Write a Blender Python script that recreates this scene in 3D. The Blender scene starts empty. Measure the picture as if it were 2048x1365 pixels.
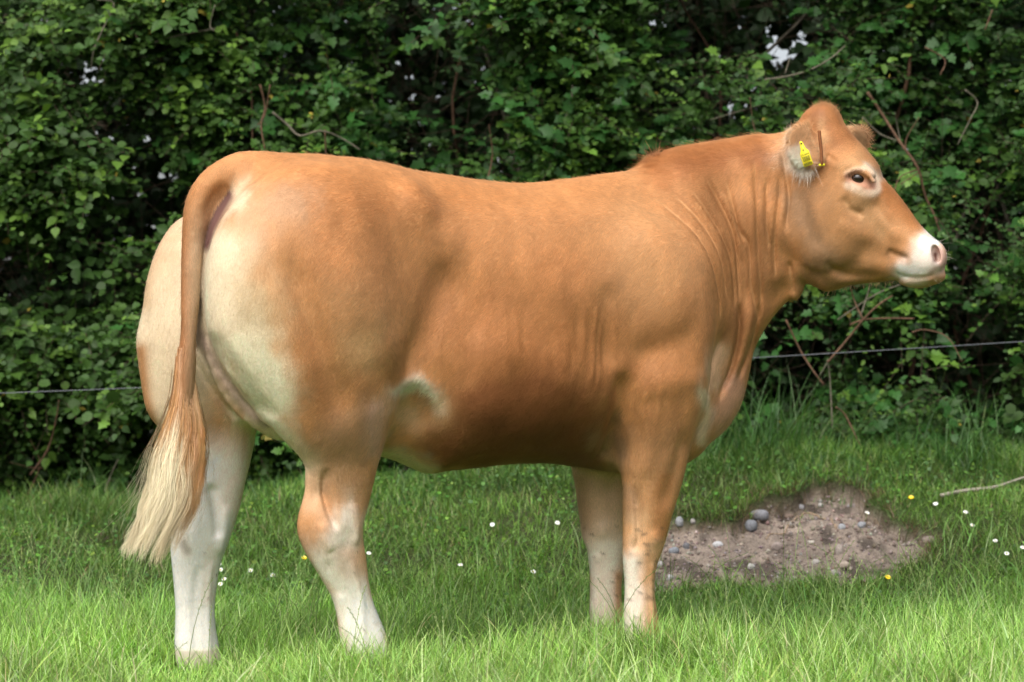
import bpy, math, random, os
import numpy as np
from mathutils import Vector
random.seed(7)
rng = np.random.default_rng(7)
sc = bpy.context.scene
C = sc.collection

# ------------------------------------------------------------------ camera
FPX, PW, PH, CAM_H = 4500.0, 2048.0, 1365.0, 0.88
CX, CY = 1024.0, 682.5
cam = bpy.data.cameras.new('camera')
cam.sensor_width = 36.0
cam.lens = FPX / PW * 36.0
cam.clip_start = 0.1
cam.clip_end = 800.0
cam.dof.use_dof = True
cam.dof.focus_distance = 6.2
cam.dof.aperture_fstop = 3.8
cam.dof.aperture_blades = 0
cam_o = bpy.data.objects.new('camera', cam)
cam_o.location = (0, 0, CAM_H)
cam_o.rotation_euler = (math.radians(90), 0, 0)
C.objects.link(cam_o)
sc.camera = cam_o

# ------------------------------------------------------------------ sky + sun (bright overcast)
SUN_EL, SUN_AZ = math.radians(50), math.radians(203)     # azimuth clockwise from +Y: behind the camera, a little left
world = bpy.data.worlds.new('World')
sc.world = world
world.use_nodes = True
wn = world.node_tree
wn.nodes.clear()
wo = wn.nodes.new('ShaderNodeOutputWorld')
wb = wn.nodes.new('ShaderNodeBackground')
ws = wn.nodes.new('ShaderNodeTexSky')
ws.sky_type = 'NISHITA'
ws.sun_disc = False
ws.sun_elevation = SUN_EL
ws.sun_rotation = SUN_AZ
ws.air_density = 1.0
ws.dust_density = 4.0
ws.ozone_density = 1.0
hs = wn.nodes.new('ShaderNodeHueSaturation')             # cloud cover greys the sky
hs.inputs['Saturation'].default_value = 0.35
wn.links.new(ws.outputs[0], hs.inputs['Color'])
wn.links.new(hs.outputs[0], wb.inputs['Color'])
wb.inputs['Strength'].default_value = 0.118
wn.links.new(wb.outputs[0], wo.inputs['Surface'])
sun = bpy.data.lights.new('sun', 'SUN')
sun.energy = 2.2
sun.angle = math.radians(65)
sun.color = (1.0, 0.955, 0.88)
sun_o = bpy.data.objects.new('sun', sun)
dv = Vector((math.sin(SUN_AZ) * math.cos(SUN_EL), math.cos(SUN_AZ) * math.cos(SUN_EL), math.sin(SUN_EL)))
sun_o.rotation_euler = dv.to_track_quat('Z', 'Y').to_euler()
sun_o.location = (-3, -6, 8)
C.objects.link(sun_o)
sc.view_settings.view_transform = 'Standard'
sc.view_settings.look = 'None'
sc.view_settings.exposure = 0.70
sc.view_settings.gamma = 1.0
sc.view_settings.use_curve_mapping = False
sc.cycles.use_denoising = True
sc.cycles.max_bounces = 8
sc.cycles.diffuse_bounces = 4
sc.cycles.transparent_max_bounces = 8

# ------------------------------------------------------------------ helpers
def tag(o, label=None, cat=None, group=None, kind=None):
    if label: o['label'] = label
    if cat: o['category'] = cat
    if group: o['group'] = group
    if kind: o['kind'] = kind
    return o

def empty(name, loc=(0, 0, 0), rz=0.0):
    o = bpy.data.objects.new(name, None)
    o.location = loc
    o.rotation_euler = (0, 0, rz)
    o.empty_display_size = 0.1
    C.objects.link(o)
    return o

def link(o, parent=None):
    C.objects.link(o)
    if parent is not None:                               # children are written in world coordinates
        o.parent = parent
        q = parent
        while q is not None:
            o.location = Vector(o.location) - Vector(q.location)
            q = q.parent
    return o

def mesh_np(name, V, F, mat, parent=None, smooth=True, cols=None, loc=None, corner_cols=None):
    """V (n,3); F (m,k) of one k, or a list of such arrays; cols (n,3) point colours"""
    if not isinstance(F, (list, tuple)): F = [F]
    F = [np.asarray(f, np.int32) for f in F if len(f)]
    V = np.asarray(V, np.float32)
    if loc is not None: V = V - np.asarray(loc, np.float32)
    me = bpy.data.meshes.new(name)
    me.vertices.add(len(V))
    me.vertices.foreach_set('co', V.ravel())
    nl = sum(f.size for f in F)
    me.loops.add(nl)
    me.loops.foreach_set('vertex_index', np.concatenate([f.ravel() for f in F]))
    npoly = sum(len(f) for f in F)
    me.polygons.add(npoly)
    tot = np.concatenate([np.full(len(f), f.shape[1], np.int32) for f in F])
    start = np.concatenate([[0], np.cumsum(tot)[:-1]]).astype(np.int32)
    me.polygons.foreach_set('loop_start', start)
    me.polygons.foreach_set('loop_total', tot)
    me.update(calc_edges=True)
    if smooth:
        me.polygons.foreach_set('use_smooth', np.ones(npoly, bool))
    if cols is not None:
        at = me.attributes.new('col', 'FLOAT_COLOR', 'POINT')
        c4 = np.ones((len(V), 4), np.float32)
        c4[:, :3] = cols
        at.data.foreach_set('color', c4.ravel())
    if mat is not None: me.materials.append(mat)
    o = bpy.data.objects.new(name, me)
    if loc is not None and parent is None: o.location = loc
    link(o, parent)
    return o

def new_mat(name):
    m = bpy.data.materials.new(name)
    m.use_nodes = True
    nt = m.node_tree
    return m, nt, nt.nodes['Principled BSDF']

def N(nt, typ, **kw):
    n = nt.nodes.new(typ)
    for k, v in kw.items():
        if k in n.inputs.keys(): n.inputs[k].default_value = v
        else: setattr(n, k, v)
    return n

def simple_mat(name, col, rough=0.6, spec=0.3, var=0.25, scale=60.0, bump=0.0):
    m, nt, b = new_mat(name)
    tc = N(nt, 'ShaderNodeTexCoord')
    nz = N(nt, 'ShaderNodeTexNoise', Scale=scale, Detail=4.0)
    nt.links.new(tc.outputs['Object'], nz.inputs['Vector'])
    rp = N(nt, 'ShaderNodeValToRGB')
    rp.color_ramp.elements[0].position = 0.3
    rp.color_ramp.elements[1].position = 0.7
    rp.color_ramp.elements[0].color = (*[c * (1 - var) for c in col], 1)
    rp.color_ramp.elements[1].color = (*[min(1, c * (1 + var)) for c in col], 1)
    nt.links.new(nz.outputs['Fac'], rp.inputs[0])
    nt.links.new(rp.outputs[0], b.inputs['Base Color'])
    b.inputs['Roughness'].default_value = rough
    b.inputs['Specular IOR Level'].default_value = spec
    if bump:
        bp = N(nt, 'ShaderNodeBump', Strength=bump, Distance=0.01)
        nt.links.new(nz.outputs['Fac'], bp.inputs['Height'])
        nt.links.new(bp.outputs[0], b.inputs['Normal'])
    return m

def tube(pts, radii, seg=8, caps=True):
    """a bent tapering tube; returns V, quads"""
    pts = np.asarray(pts, float); n = len(pts)
    radii = np.broadcast_to(np.asarray(radii, float), (n,))
    T = np.gradient(pts, axis=0); T /= np.linalg.norm(T, axis=1)[:, None] + 1e-9
    up = np.array([0, 0, 1.0]) if abs(T[0, 2]) < .9 else np.array([1.0, 0, 0])
    A = np.cross(T[0], up); A /= np.linalg.norm(A)
    V = []
    for i in range(n):
        A = A - T[i] * (A @ T[i]); A /= np.linalg.norm(A) + 1e-9
        B = np.cross(T[i], A)
        an = np.arange(seg) * 2 * math.pi / seg
        V.append(pts[i] + radii[i] * (np.cos(an)[:, None] * A + np.sin(an)[:, None] * B))
    V = np.concatenate(V)
    F = []
    for i in range(n - 1):
        for j in range(seg):
            k = (j + 1) % seg
            F.append((i * seg + j, i * seg + k, (i + 1) * seg + k, (i + 1) * seg + j))
    if caps:
        V = np.concatenate([V, pts[:1], pts[-1:]])
        c0, c1 = n * seg, n * seg + 1
        T3 = []
        for j in range(seg):
            k = (j + 1) % seg
            F.append((c0, c0, k, j)) if False else T3.append((c0, k, j))
            T3.append((c1, (n - 1) * seg + j, (n - 1) * seg + k))
        return V, np.array(F), np.array(T3)
    return V, np.array(F), np.zeros((0, 3), int)

def join(parts):
    """parts: list of (V, [faces...]) -> V, list of faces grouped by size"""
    Vs, by, off = [], {}, 0
    for V, Fs in parts:
        Vs.append(V)
        for f in Fs:
            if len(f): by.setdefault(f.shape[1], []).append(np.asarray(f) + off)
        off += len(V)
    return np.concatenate(Vs), [np.concatenate(v) for v in by.values()]

def catmull(pts, n=8, closed=False):
    P = np.asarray(pts, float); m = len(P); out = []
    rg = range(m if closed else m - 1)
    for i in rg:
        if closed: p0, p1, p2, p3 = P[(i - 1) % m], P[i], P[(i + 1) % m], P[(i + 2) % m]
        else: p0, p1, p2, p3 = P[max(i - 1, 0)], P[i], P[i + 1], P[min(i + 2, m - 1)]
        for k in range(n):
            t = k / n
            out.append(.5 * (2 * p1 + (p2 - p0) * t + (2 * p0 - 5 * p1 + 4 * p2 - p3) * t * t + (3 * p1 - p0 - 3 * p2 + p3) * t ** 3))
    if not closed: out.append(P[-1])
    return np.array(out)
# ================================================================== THE HEIFER
# Body space (s, t, z): s runs along the spine from the tail head, t to the animal's right (towards
# the camera), z up.  The spine bends at the neck, so the head is turned.
TH0, TH1 = math.radians(25), math.radians(-20)
S_A, S_B = 1.22, 1.82
_sg = np.linspace(-0.6, 3.0, 3601)
_u = np.clip((_sg - S_A) / (S_B - S_A), 0, 1); _u = _u * _u * (3 - 2 * _u)
_th = TH0 + (TH1 - TH0) * _u
_ds = _sg[1] - _sg[0]
_cx = np.cumsum(np.cos(_th)) * _ds; _cy = np.cumsum(np.sin(_th)) * _ds
_i0 = int(np.argmin(np.abs(_sg)))
_cx += -0.725 - _cx[_i0]; _cy += 6.0 - _cy[_i0]

def to_world(P):
    s, t, z = P[:, 0], P[:, 1], P[:, 2]
    th = np.interp(s, _sg, _th)
    x = np.interp(s, _sg, _cx) + t * np.sin(th)
    y = np.interp(s, _sg, _cy) - t * np.cos(th)
    return np.stack([x, y, z], 1)

def to_px(Wd):
    return CX + FPX * Wd[:, 0] / Wd[:, 1], CY - FPX * (Wd[:, 2] - CAM_H) / Wd[:, 1]

def L(px, py, t=0.0):
    """body-space point seen at pixel (px, py) when it lies at lateral offset t"""
    x = _cx + t * np.sin(_th); y = _cy - t * np.cos(_th)
    u = CX + FPX * x / y
    s = float(np.interp(px, u, _sg)); Y = float(np.interp(s, _sg, y))
    return np.array([s, t, CAM_H - (py - CY) / FPX * Y])

def mpp(px, t=0.0):
    s = L(px, 700, t)[0]
    return float(np.interp(s, _sg, _cy) - t * math.cos(float(np.interp(s, _sg, _th)))) / FPX

def vnoise(P, sc_, seed):
    """cheap smooth value noise"""
    r = np.random.default_rng(seed); T = r.random((32, 32, 32)).astype(np.float32)
    Q = P * sc_; i = np.floor(Q).astype(int); f = Q - i; f = f * f * (3 - 2 * f)
    out = 0
    for a in (0, 1):
        for b in (0, 1):
            for c in (0, 1):
                w = (f[:, 0] if a else 1 - f[:, 0]) * (f[:, 1] if b else 1 - f[:, 1]) * (f[:, 2] if c else 1 - f[:, 2])
                out = out + w * T[(i[:, 0] + a) % 32, (i[:, 1] + b) % 32, (i[:, 2] + c) % 32]
    return out * 2 - 1

# ---- midline outline, traced round the animal
OUT = [(470,350),(490,325),(530,316),(580,313),(640,313),(700,317),(760,328),(820,342),(900,353),(960,362),(1020,367),(1080,365),
       (1140,358),(1200,350),(1260,341),(1300,326),(1340,303),(1400,291),(1460,282),(1520,273),(1565,266),(1594,248),(1610,229),
       (1625,219),(1645,213),(1662,217),(1676,231),(1688,249),(1712,278),(1735,303),(1755,330),(1764,356),(1785,378),(1812,412),(1838,448),(1862,472),
       (1882,490),(1891,510),(1889,532),(1878,548),(1862,556),(1852,566),(1832,571),(1812,566),(1798,560),(1770,562),(1735,566),(1700,571),(1672,580),(1652,583),
       (1632,574),(1612,568),(1604,585),(1594,600),(1578,601),(1555,622),(1530,656),(1508,698),(1499,740),(1484,800),(1462,842),
       (1440,866),(1412,890),(1385,915),(1340,938),(1290,948),(1235,946),(1170,934),(1100,925),(1020,926),(950,934),
       (890,941),(855,946),(825,935),(790,920),(740,908),(680,895),(600,878),(550,862),(505,838),(470,795),(440,740),(422,660),(418,560),(422,480),(440,410)]
OUT = np.array([L(x, y, 0.0)[[0, 2]] for x, y in OUT])
OUTL = catmull(OUT, 5, closed=True)
G0, GH = np.array([-0.35, 0.2]), 0.006
GN = (int(2.75 / GH), int(1.50 / GH))
gx, gz = np.meshgrid(G0[0] + np.arange(GN[0]) * GH, G0[1] + np.arange(GN[1]) * GH, indexing='ij')

def seg_dist(px_, pz_, A, B):
    d = B - A; L2 = d @ d + 1e-12
    h = np.clip(((px_ - A[0]) * d[0] + (pz_ - A[1]) * d[1]) / L2, 0, 1)
    return np.hypot(px_ - A[0] - h * d[0], pz_ - A[1] - h * d[1]), h

D2 = np.full(gx.shape, 9.0); ins = np.zeros(gx.shape, bool)
for i in range(len(OUTL)):
    A, B = OUTL[i], OUTL[(i + 1) % len(OUTL)]
    D2 = np.minimum(D2, seg_dist(gx, gz, A, B)[0])
    cr = ((A[1] > gz) != (B[1] > gz)) & (gx < (B[0] - A[0]) * (gz - A[1]) / (B[1] - A[1] + 1e-12) + A[0])
    ins ^= cr
D2 = np.where(ins, D2, -D2)

# ---- half width W and rounding radius R at pixel places on the near flank: (px, py, W, R)
WR = [(470,380,.05,.09),(520,340,.10,.10),(600,345,.19,.15),(700,370,.22,.17),(800,380,.245,.16),(480,480,.12,.16),(450,600,.13,.14),(470,760,.12,.10),(600,500,.23,.2),
      (850,450,.25,.2),(900,380,.20,.17),(1000,420,.235,.2),(1100,420,.25,.2),(1200,420,.235,.2),(1280,390,.17,.19),(1330,380,.14,.17),
      (600,700,.22,.2),(700,600,.25,.22),(800,600,.25,.22),(900,560,.245,.24),(900,680,.265,.24),(1000,560,.28,.25),(1000,700,.315,.25),
      (1100,600,.30,.25),(1100,750,.32,.25),(1200,600,.30,.25),(1200,760,.285,.23),(830,775,.235,.16),(828,830,.13,.12),(800,865,.11,.12),(880,850,.25,.17),(875,800,.26,.2),(960,800,.30,.22),
      (960,880,.27,.18),(1060,840,.29,.2),(1160,850,.26,.2),(1230,880,.19,.16),(700,830,.13,.12),(800,900,.14,.1),(880,915,.17,.12),(1000,900,.24,.16),
      (1280,500,.26,.22),(1330,600,.275,.22),(1350,700,.27,.2),(1300,800,.22,.18),(1400,780,.19,.15),(1400,880,.12,.12),(1340,900,.15,.13),
      (1380,430,.185,.18),(1400,350,.12,.14),(1420,520,.22,.18),(1430,620,.205,.15),(1440,720,.14,.11),(1460,800,.095,.08),(1485,740,.055,.05),
      (1480,330,.105,.12),(1490,430,.15,.14),(1500,540,.145,.12),(1500,640,.11,.08),(1540,340,.105,.11),(1550,440,.125,.12),(1550,540,.10,.09),
      (1585,300,.09,.09),(1600,360,.10,.10),(1610,450,.10,.10),(1600,540,.065,.06),(1585,590,.03,.03),(1640,240,.045,.05),(1660,290,.08,.08),
      (1650,500,.095,.10),(1650,420,.105,.12),(1690,400,.108,.10),(1690,330,.105,.085),(1735,330,.098,.07),(1720,370,.118,.08),(1745,370,.105,.06),(1690,460,.095,.10),
      (1730,440,.085,.085),(1770,420,.072,.06),(1800,460,.066,.055),(1740,520,.070,.065),(1650,560,.05,.05),(1700,560,.045,.04),(1780,520,.063,.05),(1830,490,.068,.05),
      (1850,530,.072,.045),(1875,510,.062,.045),(1840,560,.045,.03)]
Wn = np.zeros(gx.shape); Rn = np.zeros(gx.shape); Wd_ = np.zeros(gx.shape)
for x, y, w, r in WR:
    p = L(x, y, w * .85)
    head = x > 1560
    wt = 1 / ((gx - p[0]) ** 2 + (gz - p[2]) ** 2 + (.022 if head else .05) ** 2) ** 2
    Wn += wt * w; Rn += wt * r; Wd_ += wt
WM, RM = Wn / Wd_, Rn / Wd_
def blur(M, sg):
    r = int(3 * sg / GH) + 1; k = np.exp(-.5 * (np.arange(-r, r + 1) * GH / sg) ** 2); k /= k.sum()
    for ax in (0, 1):
        Mp = np.pad(M, [(r, r) if a == ax else (0, 0) for a in (0, 1)], mode='edge')
        M = sum(k[i] * np.take(Mp, np.arange(i, i + M.shape[ax]), axis=ax) for i in range(2 * r + 1))
    return M
_hm = np.clip((gx - L(1500, 450, .12)[0]) / .10, 0, 1)
WM = blur(WM, .04) * (1 - _hm) + blur(WM, .012) * _hm
RM = blur(RM, .04) * (1 - _hm) + blur(RM, .012) * _hm

# ---- relief: valleys (-) and ridges (+) drawn on the flank: (pixels, t, width m, height m)
REL = [
 # neck wrinkles
 ([(1421,351),(1445,399),(1472,470),(1479,539),(1483,600)], .15, 0.0081, -0.0100),
 ([(1390,371),(1431,440),(1462,505),(1472,556),(1476,620)], .17, 0.0081, -0.0100),
 ([(1459,344),(1479,453),(1500,488),(1507,573),(1520,640)], .14, 0.0075, -0.0109),
 ([(1513,305),(1513,385),(1517,488),(1524,573),(1520,650)], .12, 0.0064, -0.0089),
 ([(1537,350),(1533,419),(1541,500)], .12, 0.0064, -0.0089),
 ([(1563,330),(1554,436),(1549,500),(1553,560)], .12, 0.0075, -0.0109),
 ([(1562,285),(1572,350),(1578,400),(1571,470)], .11, 0.0086, -0.0100),
 ([(1480,600),(1484,660),(1470,740),(1440,800)], .14, .012, -0.0242),
 ([(1520,600),(1508,680),(1478,760)], .09, 0.0086, -0.0120),
 ([(1500,500),(1505,600),(1495,680),(1465,770)], .11, .012, .008),
 ([(1360,380),(1400,440),(1440,520),(1455,600)], .18, 0.0086, -0.0060),
 ([(1335,400),(1385,470),(1425,560),(1440,640)], .19, .010, -0.0062),
 ([(1447,380),(1470,440),(1490,520)], .15, .008, .006),
 ([(1578,520),(1582,560),(1583,590)], .07, 0.0086, -0.0140),
 ([(1430,330),(1460,440),(1490,560),(1495,620)], .15, .05, -0.0186),
 # shoulder
 ([(1400,800),(1420,740),(1455,660)], .17, .016, -.012),
 ([(1260,720),(1320,690),(1380,660)], .26, .035, -.016),
 ([(1250,800),(1320,760),(1400,760)], .24, .03, .010),
 ([(1290,380),(1300,460),(1330,560),(1370,640)], .24, .05, .010),
 ([(1215,560),(1208,650),(1218,740)], .28, .028, -.012),
 ([(1222,740),(1228,800),(1232,870),(1236,930)], .20, .024, -.028),
 ([(1192,600),(1188,700),(1180,780)], .28, .008, .004),
 ([(1206,620),(1200,720),(1194,790)], .28, .006, .004),
 ([(1160,600),(1150,690),(1138,760)], .30, .012, -.0025),
 ([(1118,640),(1108,720),(1100,790)], .30, .014, -.0022),
 ([(1062,590),(1050,690)], .30, .016, -.002),
 ([(1005,650),(1000,740)], .30, .016, -.0018),
 # flank and thigh
 ([(785,745),(830,705),(868,640),(888,570),(895,510)], .26, .038, -.019),
 ([(880,560),(930,600),(950,700)], .26, .05, -.010),
 ([(560,500),(592,570),(622,653),(650,730),(675,790),(690,860)], .29, .030, -.020),
 ([(520,430),(535,520),(560,620),(600,720),(620,800)], .29, .05, .010),
 ([(660,470),(700,560),(735,620),(765,690),(775,760)], .29, .05, .014),
 
 
 ([(560,355),(640,400),(700,440)], .2, .05, -.008),
 ([(820,365),(850,400),(880,430)], .24, .035, .018),
 ([(760,340),(790,380),(800,430)], .22, .035, -.006),
 ([(920,370),(1000,385),(1080,385),(1160,378)], .12, .03, -.007),
 ([(800,775),(830,757),(862,775),(876,810)], .22, .016, .008),
 ([(790,815),(830,800),(855,825),(862,860)], .22, .036, -.016),
 # escutcheon skin folds
 ([(395,660),(430,720),(470,780),(520,838)], .06, .010, -.012),
 ([(386,680),(420,745),(460,800),(500,845)], .03, .009, -.010),
 # bone and tendon of the legs
 ([(640,930),(643,980),(650,1025),(664,1060)], .17, .010, -.016), ([(690,1000),(705,1050),(700,1090)], .17, .012, .006), ([(645,1115),(664,1155),(680,1195)], .165, .010, -.004), ([(690,1110),(712,1180),(728,1240)], .165, .008, .005), ([(664,1052),(680,1075),(676,1105)], .17, .014, -.006), ([(632,1040),(640,1075),(655,1100)], .17, .012, .007),
 ([(1258,960),(1266,1030),(1268,1075),(1262,1105)], .17, .009, -.011), ([(1290,1060),(1300,1090)], .17, .014, .007), ([(1268,1110),(1267,1170),(1270,1225)], .165, .010, -.0045), ([(1292,1120),(1293,1200)], .165, .008, .005), ([(1345,860),(1330,940),(1312,1020)], .19, .02, -.010), ([(1270,800),(1280,880),(1275,960)], .2, .022, .010),
 ([(405,960),(415,1020),(422,1075)], -.17, .013, -.013), ([(388,1120),(382,1190),(384,1250)], -.165, .012, -.005), ([(440,1000),(432,1060),(428,1110)], -.17, .014, .008), ([(410,1120),(408,1200)], -.165, .008, .005),
 # head
 ([(1600,380),(1620,450),(1640,500)], .10, .018, -.006),
 ([(1688,392),(1702,420),(1728,428)], .11, .012, -.008),
 ([(1770,380),(1755,410),(1790,460)], .08, .012, -.004),
 ([(1745,410),(1780,460),(1800,480)], .08, .014, .006),
 ([(1775,500),(1795,510),(1820,518)], .065, .009, -.010),
 ([(1655,520),(1680,545),(1720,550),(1770,548)], .07, .012, -.008),
 ([(1640,540),(1670,560),(1720,565)], .06, .014, .004),
 ([(1785,536),(1796,548),(1820,555),(1850,555),(1872,548)], .06, .005, -.007),

 ([(1676,440),(1730,470),(1780,495)], .09, .02, .005),
]
def stroke_map(strokes):
    M = np.zeros(gx.shape)
    for pts, t, w, h in strokes:
        Q = catmull([L(x, y, t)[[0, 2]] for x, y in pts], 4)
        n = len(Q) - 1; best = np.full(gx.shape, 9.0); par = np.zeros(gx.shape)
        for i in range(n):
            d, hh = seg_dist(gx, gz, Q[i], Q[i + 1])
            m = d < best
            best = np.where(m, d, best); par = np.where(m, (i + hh) / n, par)
        end = np.clip(np.minimum(par, 1 - par) / .22, 0, 1); end = end * end * (3 - 2 * end)
        m_ = h * end * np.exp(-(best / w) ** 2)
        M += blur(m_, .55 * w) * 1.25 if w > .013 else m_
    return M
RELM = stroke_map(REL)

def bil(M, s, z):
    u = (s - G0[0]) / GH; v = (z - G0[1]) / GH
    u = np.clip(u, 0, GN[0] - 1.001); v = np.clip(v, 0, GN[1] - 1.001)
    i = u.astype(int); j = v.astype(int); u -= i; v -= j
    return M[i, j] * (1 - u) * (1 - v) + M[i + 1, j] * u * (1 - v) + M[i, j + 1] * (1 - u) * v + M[i + 1, j + 1] * u * v

def smin(a, b, k):
    h = np.maximum(k - np.abs(a - b), 0) / k
    return np.minimum(a, b) - h * h * k * .25

# ---- primitives: chains of tapering bones/muscles, traced at pixels: [(px, py, t, radius px)]
def chain(pts, q=1.0, k=.05, sub=False):
    P = [L(x, y, t) for x, y, t, r in pts]
    R = [r * mpp(x, t) for x, y, t, r in pts]
    if len(pts) > 2:
        PR = catmull([np.append(p, r) for p, r in zip(P, R)], 3)
        P = PR[:, :3]; R = PR[:, 3]
    return ('chain', np.array(P), np.array(R), q, k, sub)
def ell(px, py, t, rs, rt, rz, k=.06, rot=0.0, sub=False, yaw=0.0):
    return ('ell', L(px, py, t), (rs, rt, rz, rot, yaw), None, k, sub)

PR = []
for sd in (1, -1):
    # rump, buttock and thigh muscle of each side
    PR += [ell(572, 590, .150 * sd, .215, .150, .305, .11) if sd > 0 else ell(397, 640, -.165, .150, .130, .290, .09)]
# near hind
PR += [chain([(650,480,.16,120),(655,600,.18,130),(655,720,.185,122),(663,800,.18,108)], .80, .10),
       chain([(655,720,.18,118),(672,820,.175,98),(684,880,.17,80),(684,935,.165,69),(679,1000,.16,57),(662,1048,.158,62),(668,1085,.156,56),(684,1130,.155,47),(700,1180,.155,37),(712,1225,.155,36),(722,1262,.155,41),(735,1300,.16,44)], .72, .06),
       chain([(622,950,.16,8),(616,1000,.16,9),(609,1040,.16,11),(612,1068,.16,13),(634,1105,.158,10)], .8, .02),
       chain([(745,700,.20,62),(735,780,.19,52)], .8, .06)]
# far hind
PR += [chain([(430,700,-.17,110),(425,800,-.175,95),(428,880,-.175,78),(424,950,-.17,66),(414,1010,-.168,62),(402,1065,-.165,56),(393,1110,-.165,48),(391,1160,-.165,41),(390,1215,-.165,36),(391,1265,-.165,38),(394,1300,-.165,41),(400,1340,-.165,44)], .8, .06),
       chain([(384,980,-.17,9),(372,1040,-.17,12),(372,1085,-.17,11)], .8, .025),
       chain([(330,690,-.20,40),(345,800,-.2,45)], .8, .08)]
# near fore
PR += [chain([(1330,560,.19,95),(1335,660,.20,98),(1322,760,.20,92)], .7, .10),
       chain([(1322,760,.19,88),(1314,840,.185,78),(1310,900,.18,69),(1305,950,.175,61),(1298,1000,.17,53),(1291,1050,.165,45),(1287,1085,.165,40),(1281,1120,.165,33),(1279,1160,.165,28),(1279,1195,.165,28),(1281,1230,.165,32),(1283,1255,.165,33),(1290,1285,.165,37)], .78, .06)]
# far fore
PR += [chain([(1230,800,-.17,85),(1215,880,-.165,72),(1206,950,-.16,60),(1204,1000,-.16,53),(1206,1050,-.16,46),(1212,1090,-.16,38),(1214,1130,-.16,31),(1213,1170,-.16,28),(1213,1205,-.16,28),(1215,1235,-.16,31),(1222,1265,-.16,35)], .8, .07)]
# tail: it leaves the rump, arches and hangs
TAILC = [(525,343,.006,31),(485,341,.01,33),(438,360,.012,32),(408,395,.012,30),(391,440,.012,25),(384,500,.012,19.5),(380,580,.012,17),(377,660,.012,15),(373,740,.014,13.5),(370,800,.014,11),(367,850,.014,9)]
PR += [chain(TAILC, .95, .022)]
PR += [chain([(490,352,.008,24),(535,358,.004,28),(620,376,0,42)], 1.2, .07), ell(1647, 246, 0, .030, .045, .028, .04)]
PR += [chain([(455,392,.005,13),(437,420,.005,15),(424,455,.005,14),(414,500,.005,10)], 1.4, .012)]
# udder / skin between the thighs
PR += [chain([(430,700,.02,14),(460,770,.02,20),(500,822,.02,20),(560,850,.02,28)], 1, .03)]
# brow ridges, cheek, muzzle pads, poll
for sd in (1, -1):
    PR += [ell(1722, 340, .090 * sd, .045, .017, .018, .03, rot=-.4)]
    PR += [ell(1650, 450, .075 * sd, .10, .04, .12, .06)]
    PR += [ell(1848, 515, .045 * sd, .052, .030, .050, .03)]
    PR += [ell(1868, 512, .045 * sd, .030, .024, .036, .02)]
PR += [ell(1852, 553, 0, .055, .055, .026, .02), ell(1832, 563, 0, .045, .040, .016, .015)]
# ears: cupped leaves
def earprim(sd):
    if sd > 0: return [('ear', [L(1634, 288, .100), L(1590, 302, .150)], (.066, .011), (0.25, 1.0), .028, False)]
    return [('ear', [L(1690, 292, -.085), L(1722, 279, -.20)], (.040, .016), (0.25, 1.0), .018, False)]
for sd in (1, -1): PR += earprim(sd)
PR_EAR = PR[-2:]
SUBS = []
# nostrils and eye sockets
for sd in (1, -1):
    SUBS += [('ell', L(1872, 508, .058 * sd), (.011, .020, .025, .25, 0), None, .010, True)]
SUBS += [('ell', L(432, 405, .055), (.022, .022, .05, -.45, 0), None, .02, True)]

EYE = {}
def prim_d(pr, P):
    kind, A, B, q, k, sub = pr
    if kind == 'chain':
        S = np.array([1, 1 / q, 1]); Ps = P * S; best = None
        for i in range(len(A) - 1):
            a, b = A[i] * S, A[i + 1] * S; ba = b - a
            h = np.clip(((Ps - a) @ ba) / (ba @ ba + 1e-12), 0, 1)
            d = np.linalg.norm(Ps - a - h[:, None] * ba, axis=1) - (B[i] + (B[i + 1] - B[i]) * h)
            best = d if best is None else (np.minimum(best, d) if k < .03 else smin(best, d, .012))
        return best * (.5 + .5 * q)
    if kind == 'ell':
        v = P - A; rs, rt, rz, rot, yaw = B
        c, s_ = math.cos(rot), math.sin(rot)
        x = v[:, 0] * c + v[:, 2] * s_; z = -v[:, 0] * s_ + v[:, 2] * c; t = v[:, 1]
        k0 = np.sqrt((x / rs) ** 2 + (t / rt) ** 2 + (z / rz) ** 2) + 1e-9
        k1 = np.sqrt((x / rs ** 2) ** 2 + (t / rt ** 2) ** 2 + (z / rz ** 2) ** 2) + 1e-9
        return k0 * (k0 - 1) / k1
    if kind == 'ear':
        a, b = A; wd, th = B; ax = b - a; Ln = np.linalg.norm(ax); ax = ax / Ln
        nrm = np.array([q[0], 0, 0.0]) + np.array([0.9, q[1] * .25, -.1]) ; nrm = nrm - ax * (nrm @ ax); nrm /= np.linalg.norm(nrm)
        if b[1] > 0:
            nrm = np.array([.30, .90, .26]); nrm = nrm - ax * (nrm @ ax); nrm /= np.linalg.norm(nrm)
        wv = np.cross(ax, nrm)
        v = P - (a + b) / 2; u = v @ ax; n_ = v @ nrm; w = v @ wv
        half = .064 if b[1] > 0 else Ln * .62
        n2 = n_ + .010 - .30 * w * w / wd - .25 * u * u / half * (u > 0)      # cupped: the rim curls forward
        k0 = np.sqrt((u / half) ** 2 + (n2 / th) ** 2 + (w / wd) ** 2) + 1e-9
        k1 = np.sqrt((u / half ** 2) ** 2 + (n2 / th ** 2) ** 2 + (w / wd ** 2) ** 2) + 1e-9
        return k0 * (k0 - 1) / k1

def bounds(pr):
    kind, A, B, q, k, sub = pr
    if kind == 'chain': r = np.max(B); return A.min(0) - r, A.max(0) + r
    if kind == 'ell': r = max(B[:3]); return A - r, A + r
    a, b = A; return np.minimum(a, b) - .09, np.maximum(a, b) + .09

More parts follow.
